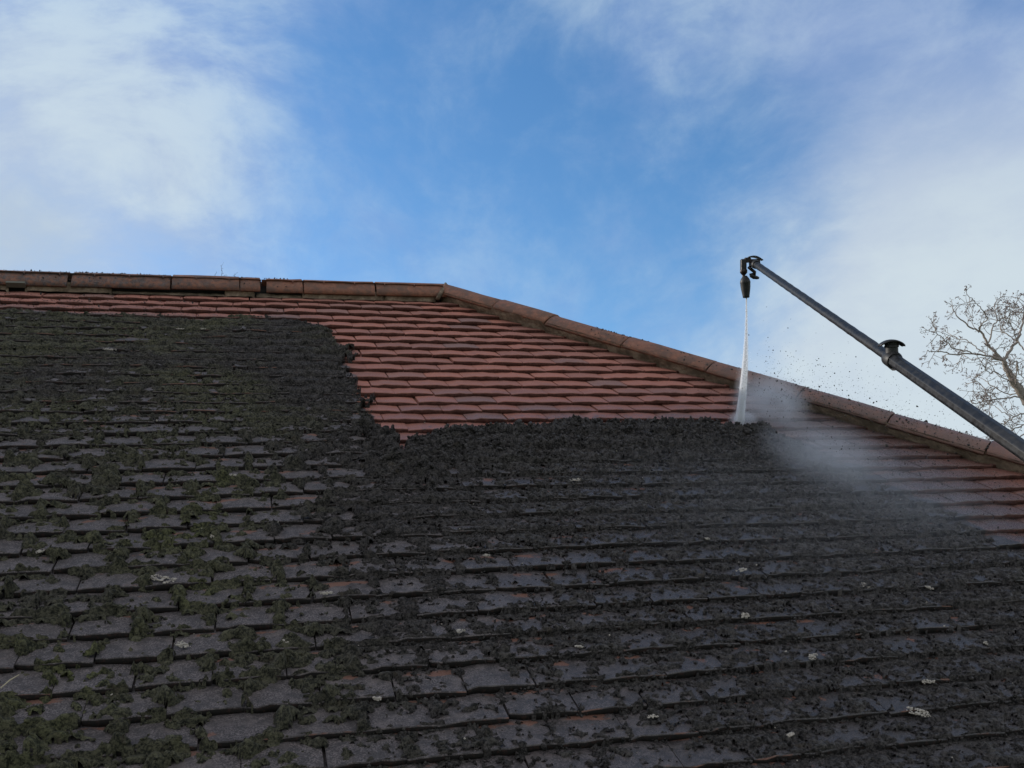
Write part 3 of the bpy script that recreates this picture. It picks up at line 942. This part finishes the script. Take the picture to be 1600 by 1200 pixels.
# tiny white specks of grit
n = 260
X = rng.uniform(-2.6, 2.4, n); S = rng.uniform(1.0, 3.9, n)
h, base, val, green, px, py, d, heap = moss_fields(X, S, r2w_arr(X, S, np.zeros(n)))
scatter('grit', r2w_arr(X, S, base + np.maximum(h, 0) + .003), rng.lognormal(math.log(.0016), .4, n), mat=M_LICHEN, seed=9)['label'] = 'tiny pale specks of grit among the moss'
# straw lying on the moss at the lower left
V, F = [], []
p0 = at(1, 1075, 1); p1 = at(30, 1054, 1)
X0, S0 = roof_hit(1, 1075, .022); X1, S1 = roof_hit(30, 1054, .030)
tube(V, F, [r2w(X0, S0, .022), r2w((X0 + X1) / 2, (S0 + S1) / 2, .029), r2w(X1, S1, .030)], [.0014, .0016, .0010], 6)
tag(mesh_obj('straw', V, F, M_STRAW), 'pale dry straw lying on moss at the lower left of the roof', 'straw')

# weeds growing on the ridge
def weed(px, py0, hpx_, label, seed, leaves=True):
    r = random.Random(seed)
    X = x_at(px); P = crown(X)
    o = thing('weed', label, 'weed', tuple(P), 'weeds sprouting on the ridge')
    hh = hpx_ * 5.2 / F_PX
    V, F = [], []
    p = P + np.array([0, 0, -.006]); pts = [p]; rad = [.0014]
    q = p.copy()
    for i in range(6):
        q = q + np.array([r.uniform(-.004, .006), r.uniform(-.003, .003), hh / 6]); pts.append(q.copy()); rad.append(.0014 * (1 - i * .12))
    tube(V, F, pts, rad, 5)
    mesh_obj('stem', V, F, M_WEED, o)
    if leaves:
        for j in range(2, 7):
            V, F = [], []
            s_ = -1 if j % 2 else 1
            e = pts[j] + np.array([s_ * r.uniform(.006, .014), r.uniform(-.004, .004), r.uniform(.003, .010)])
            mid = (pts[j] + e) / 2 + np.array([0, 0, .002])
            w = .0022
            V = [pts[j], mid + np.array([0, w, w]), e, mid - np.array([0, w, w]), mid + np.array([0, 0, .001])]
            F = [(0, 1, 4), (1, 2, 4), (2, 3, 4), (3, 0, 4)]
            mesh_obj('leaf', V, F, M_WEED, o)
weed(347, 438, 25, 'tallest thin weed with a forked tip sprouting from the ridge', 3)
weed(337, 438, 12, 'short thin weed just left of the tallest one on the ridge', 4, False)
weed(364, 439, 11, 'stubby leafy weed right of the tallest one on the ridge', 5)
weed(352, 439, 7, 'lowest weed, close beside the foot of the tallest one', 6)

# ---------------------------------------------------------------- washing lance
TIP_D, EXIT_D = 3.6, 1.75
tip = at(1178, 411, TIP_D); exit_ = at(1600, 704, EXIT_D)
ld = (exit_ - tip); LT = np.linalg.norm(ld); ld /= LT
def lance_pt_px(px):
    lo, hi = 0, LT
    for _ in range(40):
        m_ = (lo + hi) / 2
        if project(tip + ld * m_)[0] < px: lo = m_
        else: hi = m_
    return lo
tc_ = lance_pt_px(1394)
far_end = LT + 1.6
lance = thing('washing_lance', 'long black telescopic pressure washing lance reaching over the roof from the right', 'lance', tuple(tip))
V, F = [], []
npt = 60
pts = [tip + ld * (tc_ * i / npt) for i in range(npt + 1)]
rad = [.0128 + .0007 * math.sin(i * 1.9) * random.uniform(.2, 1) for i in range(npt + 1)]
tube(V, F, pts, rad, 12, rot=.2)
mesh_obj('upper_tube', V, F, M_LANCE, lance, True)
V, F = [], []
npt = 40
pts = [tip + ld * (tc_ + (far_end - tc_) * i / npt) for i in range(npt + 1)]
tube(V, F, pts, [.0172] * (npt + 1), 8, rot=.28)
o = mesh_obj('lower_tube', V, F, M_LANCE, lance, False)
bv = o.modifiers.new('bevel', 'BEVEL'); bv.width = .0022; bv.segments = 2; bv.limit_method = 'ANGLE'
right = RW[0]; down = RW[1]; fwd = RW[2]
def lathe_obj(name, base, axis, prof, mat, parent, seg=20, rot=0):
    V, F = [], []
    tube(V, F, [base + axis * z for z, r in prof], [r for z, r in prof], seg, rot=rot)
    o = mesh_obj(name, V, F, mat, parent, True)
    md = o.modifiers.new('sharp', 'EDGE_SPLIT'); md.split_angle = math.radians(40)
    return o
def clamp(c, scale, parent, tilt=0.0, collar=True):
    up = -down * math.cos(tilt) + right * math.sin(tilt)
    if collar:
        lathe_obj('clamp_collar', c - ld * .018 * scale, ld, [(0, .019 * scale), (.004, .0215 * scale), (.030 * scale, .0215 * scale), (.036 * scale, .019 * scale)], M_BLACK, parent)
    s = scale
    lathe_obj('clamp_stem', c + up * .006 * s, up, [(0, .0165 * s), (.012 * s, .0150 * s), (.022 * s, .0150 * s), (.0225 * s, .0170 * s), (.027 * s, .0170 * s), (.0275 * s, .0155 * s), (.034 * s, .017 * s)], M_BLACK, parent)
    # curved lever plate over the stem
    V, F = [], []
    nu, nv = 12, 6
    for L in (0, 1):
        for i in range(nu + 1):
            for j in range(nv + 1):
                u = -1 + 2 * i / nu; v = -1 + 2 * j / nv
                v2 = v * math.sqrt(max(.05, 1 - .75 * u * u))
                P = c + up * ((.048 - .013 * abs(u) ** 2.2 - .003 * v2 * v2) * s - L * .004 * s) + right * (u * .030 * s) + fwd * (v2 * .020 * s)
                V.append(P)
    n1 = (nu + 1) * (nv + 1)
    for L in (0, 1):
        for i in range(nu):
            for j in range(nv):
                a = L * n1 + i * (nv + 1) + j; q = (a, a + 1, a + nv + 2, a + nv + 1)
                F.append(q if L == 0 else q[::-1])
    rim = [i * (nv + 1) for i in range(nu + 1)] + [nu * (nv + 1) + j for j in range(1, nv + 1)] + [i * (nv + 1) + nv for i in range(nu - 1, -1, -1)] + [j for j in range(nv - 1, 0, -1)]
    for i in range(len(rim)):
        a, b = rim[i], rim[(i + 1) % len(rim)]; F.append((a, b, b + n1, a + n1))
    mesh_obj('clamp_lever', V, F, M_BLACK, parent, True)
    V, F = [], []
    block(V, F, c - up * .016 * s - ld * .004, ld, fwd, up, .013 * s, .011 * s, .010 * s)
    mesh_obj('clamp_bolt_block', V, F, M_BLACK, parent)
clamp(tip + ld * tc_ , 1.0, lance, -.05)
def P_(px, py, dz=0.0): return at(px, py, TIP_D + dz)
px1 = TIP_D / F_PX                                     # one photograph pixel at the tip, in metres
# nozzle head: bracket, elbow, swivel, turbo nozzle
V, F = [], []
block(V, F, P_(1179, 411), right, down, fwd, 7.6 * px1, 5.6 * px1, .014); mesh_obj('head_bracket', V, F, M_BLACKM, lance)
V, F = [], []
block(V, F, P_(1161.5, 415), right, down, fwd, 4.4 * px1, 10.0 * px1, .011, .3); mesh_obj('elbow_block', V, F, M_BLACK, lance)
V, F = [], []
block(V, F, P_(1168, 406.5), right, down, fwd, 5 * px1, 3.8 * px1, .009, .3); mesh_obj('bridge_piece', V, F, M_BLACKM, lance)
lathe_obj('swivel_collar', P_(1162, 421), down, [(0, 5.0 * px1), (1.2 * px1, 5.7 * px1), (5 * px1, 5.7 * px1), (7 * px1, 4.2 * px1), (9 * px1, 2.4 * px1), (14 * px1, 2.4 * px1)], M_BLACKM, lance)
nd = P_(1165.8, 465) - P_(1163.6, 430); nd /= np.linalg.norm(nd)
lathe_obj('nozzle', P_(1163.8, 431), nd, [(0, 3.2 * px1), (1.5 * px1, 4.2 * px1), (5 * px1, 6.6 * px1), (9 * px1, 8.0 * px1), (11 * px1, 8.1 * px1), (12 * px1, 7.8 * px1), (17 * px1, 7.6 * px1), (24 * px1, 6.6 * px1), (31 * px1, 5.4 * px1), (33.5 * px1, 5.2 * px1), (34.5 * px1, 4.5 * px1), (34.6 * px1, 1.0 * px1)], M_BLACK, lance, 24)
# valve and lever hanging under the bracket
V, F = [], []
tube(V, F, [P_(1169, 417), P_(1174, 421), P_(1179, 425), P_(1178, 431)], [2.3 * px1, 2.6 * px1, 2.8 * px1, 2.8 * px1], 12); mesh_obj('hose_elbow', V, F, M_BLACKM, lance, True)
V, F = [], []
tube(V, F, [P_(1173.5, 427), P_(1174.5, 431), P_(1178, 433), P_(1183, 434), P_(1186, 434.5)], [3.0 * px1, 3.4 * px1, 3.3 * px1, 2.7 * px1, 1.6 * px1], 12); mesh_obj('valve_lever', V, F, M_BLACK, lance, True)
V, F = [], []
tube(V, F, [P_(1171, 411), P_(1173, 419)], [1.3 * px1] * 2, 8); tube(V, F, [P_(1178, 410), P_(1174, 422)], [.8 * px1] * 2, 8); mesh_obj('bracket_strut', V, F, M_BLACKM, lance, True)
# curved cap over the bracket
V, F = [], []
nu, nv = 12, 4
for L in (0, 1):
    for i in range(nu + 1):
        for j in range(nv + 1):
            u = i / nu; v = -1 + 2 * j / nv
            x = 1169 + 22.5 * u; y = 401.2 - 1.4 * math.sin(math.pi * min(1, u * 1.15)) + 5.2 * u ** 2.4
            V.append(P_(x, y + L * 1.5 * (1 - .5 * u)) + fwd * (v * .020 * math.sqrt(1 - .6 * (2 * u - 1) ** 2)))
n1 = (nu + 1) * (nv + 1)
for L in (0, 1):
    for i in range(nu):
        for j in range(nv):
            a = L * n1 + i * (nv + 1) + j; q = (a, a + 1, a + nv + 2, a + nv + 1); F.append(q if L == 0 else q[::-1])
rim = [i * (nv + 1) for i in range(nu + 1)] + [nu * (nv + 1) + j for j in range(1, nv + 1)] + [i * (nv + 1) + nv for i in range(nu - 1, -1, -1)] + [j for j in range(nv - 1, 0, -1)]
for i in range(len(rim)):
    a, b = rim[i], rim[(i + 1) % len(rim)]; F.append((a, b, b + n1, a + n1))
mesh_obj('clamp_lever', V, F, M_BLACK, lance, True)
lathe_obj('clamp_collar', tip + ld * .005, ld, [(0, .0150), (.004, .0168), (.028, .0168), (.034, .0150)], M_BLACK, lance)

# ---------------------------------------------------------------- water jet
Xh, Sh = roof_hit(1155, 663, .0)
hit = r2w(Xh, Sh, .002)
mouth = P_(1166.2, 465)
jt = hit - mouth; JL = np.linalg.norm(jt); jd_ = jt / JL
bow = right * .011                                      # the stream bends a little before it lands
def jet_c(t): return mouth + jt * t + bow * math.sin(math.pi * t) * (1 - t * .2)
def jet_mat(name, dens_lo, dens_hi, alpha):
    m, gg, bs, o = new_mat(name)
    pos = gg.n('ShaderNodeNewGeometry').outputs['Position']
    ax_t = gg.math('DIVIDE', gg.math('SUBTRACT', gg.dot(pos, tuple(jd_)), float(mouth @ jd_)), float(JL))
    st_ = gg.n('ShaderNodeVectorMath', operation='MULTIPLY'); gg.link(pos, st_.inputs[0]); st_.inputs[1].default_value = (60, 60, 6)
    nn = gg.noise(st_.outputs[0], 3.0, 5, .65)
    f = gg.math('ADD', nn, gg.smooth(ax_t, 0, 1, dens_lo, dens_hi))
    fac = gg.math('MULTIPLY', gg.smooth(f, .35, .85), alpha)
    lw = gg.n('ShaderNodeLayerWeight'); lw.inputs['Blend'].default_value = .35
    soft = gg.smooth(lw.outputs['Facing'], .95, .25)
    fac = gg.math('MULTIPLY', fac, soft)
    tr = gg.n('ShaderNodeBsdfTransparent')
    tl = gg.n('ShaderNodeBsdfTranslucent'); tl.inputs['Color'].default_value = (.95, .96, .98, 1)
    df = gg.n('ShaderNodeBsdfDiffuse'); df.inputs['Color'].default_value = (.93, .95, .97, 1)
    ms = gg.n('ShaderNodeMixShader'); ms.inputs[0].default_value = .5; gg.link(df.outputs[0], ms.inputs[1]); gg.link(tl.outputs[0], ms.inputs[2])
    mx = gg.n('ShaderNodeMixShader'); gg.link(fac, mx.inputs[0]); gg.link(tr.outputs[0], mx.inputs[1]); gg.link(ms.outputs[0], mx.inputs[2])
    gg.link(mx.outputs[0], o.inputs['Surface'])
    return m
jet = thing('water_jet', 'thin white jet of water falling from the nozzle and striking the tiles', 'water jet', tuple(hit))
def jet_tube(name, rfun, mat, seed, n=70):
    r = random.Random(seed); V, F = [], []
    pts = [jet_c(i / n) for i in range(n + 1)]
    tube(V, F, pts, [max(.0008, rfun(i / n) * r.uniform(.975, 1.025)) for i in range(n + 1)], 14, cap=False)
    return mesh_obj(name, V, F, mat, jet, True)
jet_tube('water_core', lambda t: .0024 + .0078 * t ** 1.15, jet_mat('jet_core', .32, .62, 1.0), 1)
jet_tube('water_sheath', lambda t: .003 + .0180 * t ** .95, jet_mat('jet_sheath', -.04, .40, .85), 2)
# splash ring where it lands
V, F = [], []
ns = 26
for i in range(ns):
    a = 2 * math.pi * i / ns
    dirv = math.cos(a) * XA + math.sin(a) * UA
    L_ = random.uniform(.012, .04) * (1.3 if math.cos(a) > 0 else 1)
    up_ = random.uniform(.004, .016)
    tube(V, F, [hit + dirv * .004, hit + dirv * L_ * .6 + NA * up_, hit + dirv * L_ + NA * up_ * .8], [.0030, .0022, .0006], 6)
M_WATER = jet_mat('splash_water', .4, .5, .7)
mesh_obj('splash', V, F, M_WATER, jet, True)
# droplets round the stream
n = 700
t = rng.beta(3.5, 1.0, n); sp = .003 + .026 * t ** 1.2
Pd = np.array([jet_c(tt_) for tt_ in t]) + rng.normal(size=(n, 3)) * sp[:, None] * .8
M_DROP = plain('water_drops', (.8, .84, .88), .15, 0, 30, .05, 0)
scatter('droplets', Pd, rng.uniform(.0004, .0011, n), mat=M_DROP, parent=jet, seed=13)

# ---------------------------------------------------------------- drifting spray (volume)
def spray(name, label, centre, ax, ay, az, dens, seed, nscale=5.0, colr=(.86, .89, .95)):
    """closed ellipsoid hull; the density inside fades to its edge and is broken up by noise"""
    m = bpy.data.materials.new(name); m.use_nodes = True
    nt_ = m.node_tree
    for q in list(nt_.nodes): nt_.nodes.remove(q)
    gg = G(nt_)
    tcn = gg.n('ShaderNodeTexCoord').outputs['Object']
    ln = gg.n('ShaderNodeVectorMath', operation='LENGTH'); gg.link(tcn, ln.inputs[0])
    pos = gg.n('ShaderNodeNewGeometry').outputs['Position']
    nn = gg.noise(pos, nscale, 4, .6, .6)
    fall = gg.smooth(gg.math('ADD', ln.outputs['Value'], gg.math('MULTIPLY', gg.math('SUBTRACT', nn, .5), .9)), .98, .15)
    fall = gg.math('MULTIPLY', fall, gg.smooth(ln.outputs['Value'], 1.0, .8))
    dn = gg.math('MULTIPLY', gg.math('MULTIPLY', fall, gg.smooth(nn, .32, .66, .25, 1.2)), dens)
    pv = gg.n('ShaderNodeVolumePrincipled'); pv.inputs['Color'].default_value = (*colr, 1)
    pv.inputs['Anisotropy'].default_value = .2
    gg.link(dn, pv.inputs['Density'])
    oo = gg.n('ShaderNodeOutputMaterial'); gg.link(pv.outputs[0], oo.inputs['Volume'])
    bm = bmesh.new(); bmesh.ops.create_icosphere(bm, subdivisions=3, radius=1.0)
    me = bpy.data.meshes.new(name); bm.to_mesh(me); bm.free(); me.materials.append(m)
    o = bpy.data.objects.new(name, me); COL.objects.link(o)
    Mm = Matrix.Identity(4)
    for i in range(3): Mm[i][0] = ax[i]; Mm[i][1] = ay[i]; Mm[i][2] = az[i]; Mm[i][3] = centre[i]
    o.matrix_world = Mm; o['kind'] = 'stuff'; o['label'] = label
    return o
def roofpt(px, py, N):
    X, S = roof_hit(px, py, N); return r2w(X, S, N)
# plume driven downhill and to the right of where the jet lands
c1 = roofpt(1290, 706, .08)
dirp = (roofpt(1400, 735, .1) - roofpt(1175, 640, .1)); dirp /= np.linalg.norm(dirp)
latp = np.cross(NA, dirp); latp /= np.linalg.norm(latp)
spray('spray_mist', 'grey mist of spray drifting over the tiles right of the jet', c1, dirp * .34, latp * .29, NA * .13, 3.8, 1, 9.0)
c2 = roofpt(1205, 632, .06)
spray('spray_mist', 'thickest puff of spray rising just beside where the jet lands', c2, dirp * .22, latp * .17, NA * .17, 11.0, 2, 9.0)
spray('spray_mist', 'small bright burst of spray right where the jet strikes the tiles', roofpt(1163, 655, .02), XA * .085, UA * .05, NA * .045, 60.0, 5, 22.0)
spray('spray_mist', 'low drift of mist spreading down over the dark tiles at the right', roofpt(1400, 765, .06), XA * .48, UA * .50, NA * .12, .9, 6, 7.0)
c3 = roofpt(1230, 790, .05)
spray('spray_mist', 'thin veil of mist over the dark tiles below the jet', c3, XA * .95, UA * .75, NA * .14, .28, 3, 4.0, (.86, .88, .93))
cj = jet_c(.72)
jx, jy, jz = frame(jd_)
spray('spray_mist', 'faint haze of droplets around the falling jet', cj, jx * .045, jy * .045, jz * JL * .36, 6.0, 4, 10.0)

# ---------------------------------------------------------------- chips thrown into the air
n = 2600
u = rng.beta(1.3, 1.6, n)
pxs = 1185 + 330 * u + rng.normal(0, 18, n)
hipy = 591 + (pxs - 1200) * .286
pys = hipy + 25 - np.abs(rng.normal(0, 38, n)) * (1.1 - .2 * u) + rng.normal(0, 8, n)
pys = np.where(rng.uniform(size=n) < .35, hipy + rng.uniform(-5, 90, n), pys)
dep = rng.uniform(2.9, 3.75, n)
ok = (pys > 470)
Pa = np.array([at(a, b, c) for a, b, c in zip(pxs[ok], pys[ok], dep[ok])])
# keep those that are above the roof surface
keep = ((Pa - ORG) @ NA > .03) | (Pa[:, 0] > hip_x(-((Pa - ORG) @ UA)))
Pa = Pa[keep]
sz = rng.lognormal(math.log(.00078), .5, len(Pa))
scatter('flying_chips', Pa, np.minimum(sz, .005), mat=M_CHIP, seed=21)['label'] = 'specks of moss blasted into the air over the hip'
big_chips = [(1433, 635, 2.2, 'largest dark chip in the air, against the sky below the lance clamp'), (1280, 604, 1.7, 'dark chip in the air just above the hip, right of the jet'),
             (1365, 629, 1.5, 'dark chip hanging low above the hip halfway to the lance'), (1213, 675, 2.3, 'dark clod flying beside the foot of the jet, highest of three'),
             (1195, 680, 1.8, 'round dark clod between the two other clods near the jet foot'), (1184, 683, 2.0, 'flat dark clod nearest the foot of the jet'),
             (1208, 547, 1.2, 'lone small chip in the air beside the middle of the jet')]
for i, (cx_, cy_, r_, lab) in enumerate(big_chips):
    P = at(cx_, cy_, 3.45 if i < 3 else 3.62)
    o = scatter('flying_clod', P[None], np.array([r_ * 3.5 / F_PX]), mat=M_CHIP, kind=None, seed=40 + i)
    tag(o, lab, 'clod', 'clods of moss in the air')

# ---------------------------------------------------------------- tree
M_BARK = plain('bark', (.27, .235, .21), .9, 0, 30, .35, .004)
M_BUD = plain('buds', (.16, .125, .12), .85, 0, 50, .35, .001)
TD = 12.0
tree = thing('bare_tree', 'bare tree with knobbly budded twigs standing behind the hip on the right', 'tree', tuple(np.array([*at(1742, 620, TD + .3)[:2], 0.0])))
tr_rng = random.Random(5)
def T(p, dd=0.0): return at(1420 + p[0] / 5.217, 450 + p[1] / 5.217, TD + dd)
BV, BF = [], []      # limbs
WV, WF = [], []      # twigs
buds = []
def smoothpath(pts, n=4):
    out_ = []
    P = [pts[0]] + list(pts) + [pts[-1]]
    for i in range(1, len(P) - 2):
        for k in range(n):
            t_ = k / n
            out_.append(.5 * ((2 * P[i]) + (-P[i - 1] + P[i + 1]) * t_ + (2 * P[i - 1] - 5 * P[i] + 4 * P[i + 1] - P[i + 2]) * t_ ** 2 + (-P[i - 1] + 3 * P[i] - 3 * P[i + 1] + P[i + 2]) * t_ ** 3))
    out_.append(P[-2]); return out_
def wiggle(pts, a):
    return [p + np.array([tr_rng.gauss(0, a), tr_rng.gauss(0, a), tr_rng.gauss(0, a)]) if 0 < i < len(pts) - 1 else p for i, p in enumerate(pts)]
def grow(p, d, L, r, depth):
    """a crooked twig with side shoots; ends in a cluster of buds"""
    n_ = max(3, int(L / .045)); pts = [p]; q = p.copy(); dd = d / np.linalg.norm(d)
    for i in range(n_):
        dd = dd + np.array([tr_rng.gauss(0, .20), tr_rng.gauss(0, .20), tr_rng.gauss(.03, .20)]); dd /= np.linalg.norm(dd)
        q = q + dd * (L / n_); pts.append(q.copy())
    pts_r = [r * (1 - .5 * i / n_) for i in range(n_ + 1)]
    tube(WV, WF, pts, pts_r, 5, cap=False)
    buds.append((pts[-1], tr_rng.uniform(.012, .022)))
    for i in range(1, n_):
        if tr_rng.random() < .30: buds.append((pts[i] + np.array([tr_rng.gauss(0, .01) for _ in range(3)]), tr_rng.uniform(.008, .014)))
    if depth > 0:
        for _ in range(tr_rng.choice((2, 3, 3))):
            i = tr_rng.randint(1, n_ - 1)
            side_ = np.cross(dd, fwd) * tr_rng.choice((-1, 1)) + fwd * tr_rng.gauss(0, .5) + dd * tr_rng.uniform(.2, .9)
            grow(pts[i], side_, L * tr_rng.uniform(.40, .62), r * .72, depth - 1)
def limb(pp, r0, r1, d0=0.0, d1=0.0, twigs=1.0, absolute=False, tl=.30):
    P = [T(p, d0 + (d1 - d0) * i / (len(pp) - 1)) for i, p in enumerate(pp)]
    P = smoothpath(P, 5); P = wiggle(P, .006)
    n_ = len(P)
    tube(BV, BF, P, [.85 * (r0 + (r1 - r0) * i / (n_ - 1)) for i in range(n_)], 8)
    L = sum(np.linalg.norm(P[i + 1] - P[i]) for i in range(n_ - 1))
    for _ in range(int(L / .13 * twigs)):
        i = tr_rng.randint(int(n_ * .15), n_ - 2)
        d_ = P[i + 1] - P[i]; d_ = d_ / (np.linalg.norm(d_) + 1e-9)
        s_ = np.cross(d_, fwd) * tr_rng.choice((-1, 1)) + fwd * tr_rng.gauss(0, .5) + d_ * tr_rng.uniform(.1, .9)
        grow(P[i], s_, tl * tr_rng.uniform(.45, 1.1), .0044, 1)
    grow(P[-1], P[-1] - P[-2], .14, r1 * .9, 1)
    return P
limb([(1690, 5200), (1680, 3200), (1600, 2200), (1400, 1600), (1180, 1200), (1040, 1010), (939, 880), (860, 770), (800, 660), (770, 590)], .16, .028, .3, 0, .0)
limb([(770, 590), (700, 520), (640, 460), (600, 370), (540, 340), (470, 300), (400, 235), (360, 175)], .022, .006)
limb([(640, 460), (668, 400), (690, 310), (722, 262), (700, 185), (705, 120)], .013, .005, 0, .3)
limb([(720, 270), (775, 240), (790, 195), (800, 150)], .009, .005, .2, .4)
limb([(585, 360), (582, 310), (640, 250), (600, 180), (545, 120), (490, 70)], .010, .005, 0, -.3)
limb([(770, 590), (820, 520), (880, 430), (910, 340), (939, 240), (950, 100)], .024, .010, 0, .3)
limb([(880, 430), (800, 375), (750, 345), (768, 300), (800, 250), (840, 210)], .009, .005, .1, .5)
limb([(880, 430), (850, 330), (815, 270), (830, 200)], .008, .005, .1, -.3)
limb([(770, 590), (640, 555), (500, 535), (350, 540), (270, 520), (200, 520), (150, 515)], .014, .005, 0, -.4, .8)
limb([(600, 548), (500, 525), (370, 490), (290, 420), (230, 375), (190, 355)], .010, .005, -.1, -.5, .8)
limb([(640, 555), (560, 490), (490, 435), (400, 410), (340, 380)], .009, .005, 0, .4, .8)
limb([(770, 590), (680, 600), (600, 570), (520, 580), (450, 555)], .007, .004, 0, .4, .5)
limb([(900, 850), (820, 870), (720, 820), (650, 780), (600, 740)], .009, .005, .1, .4)
limb([(880, 810), (760, 720), (700, 680), (650, 690), (590, 600)], .008, .005, .1, -.4)
limb([(980, 900), (880, 888), (800, 893), (680, 912), (590, 932), (510, 950)], .013, .005, .1, -.2)
limb([(680, 912), (640, 870), (610, 815), (560, 765), (515, 770)], .008, .005, 0, .2)
limb([(690, 912), (620, 950), (540, 1005)], .008, .005, 0, -.2)
limb([(1040, 1010), (930, 1025), (860, 1050), (790, 1095), (710, 1125), (660, 1110)], .012, .005, .1, -.2)
limb([(1120, 1110), (980, 1110), (870, 1145), (780, 1180), (690, 1150)], .013, .005, .1, .3)
limb([(860, 1050), (760, 1010), (700, 960), (640, 930)], .007, .004, 0, .3)
limb([(800, 640), (880, 600), (900, 700), (960, 740)], .009, .005, .1, .5)
limb([(900, 860), (870, 740), (890, 650), (870, 600)], .010, .005, .1, -.3)
limb([(880, 430), (960, 520), (1060, 560), (1150, 520)], .012, .006, .1, -.3)
limb([(960, 1180), (880, 1230), (760, 1260), (620, 1240), (500, 1220)], .010, .005, .1, -.2)
limb([(950, 180), (925, 140), (900, 110)], .006, .004, .3, .3, .8)
# the rest of the crown, mostly beyond the right edge
for pp in ([(1040, 1010), (1150, 700), (1180, 400), (1150, 150)], [(1180, 1200), (1400, 900), (1500, 600), (1480, 300)], [(1400, 1600), (1700, 1200), (1850, 900), (1900, 600)],
           [(1500, 1900), (1900, 1700), (2150, 1500), (2300, 1200)], [(1480, 300), (1350, 150), (1300, 0)], [(1180, 400), (1300, 250), (1350, 120)], [(1600, 2200), (1200, 1900), (900, 1700), (700, 1600)],
           [(1700, 1200), (1600, 900), (1650, 600), (1700, 300)], [(1850, 900), (2000, 700), (2100, 400)]):
    limb(pp, .035, .010, .1, tr_rng.uniform(-.8, .8), 1.6, tl=.34)
mesh_obj('trunk', BV, BF, M_BARK, tree, True)
mesh_obj('twigs', WV, WF, M_BARK, tree, True, 'stuff')
BP = []; BS = []
for P, r_ in buds:
    for _ in range(tr_rng.choice((3, 4, 5))):
        BP.append(P + np.array([tr_rng.gauss(0, r_ * .85) for _ in range(3)])); BS.append(r_ * tr_rng.uniform(.38, .62))
o = scatter('buds', np.array(BP), np.array(BS), mat=M_BUD, seed=31, parent=tree, stretch=(.45, .45, 1.9))
print('verts total', sum(len(o.data.polygons) for o in bpy.data.objects if o.type == 'MESH'))
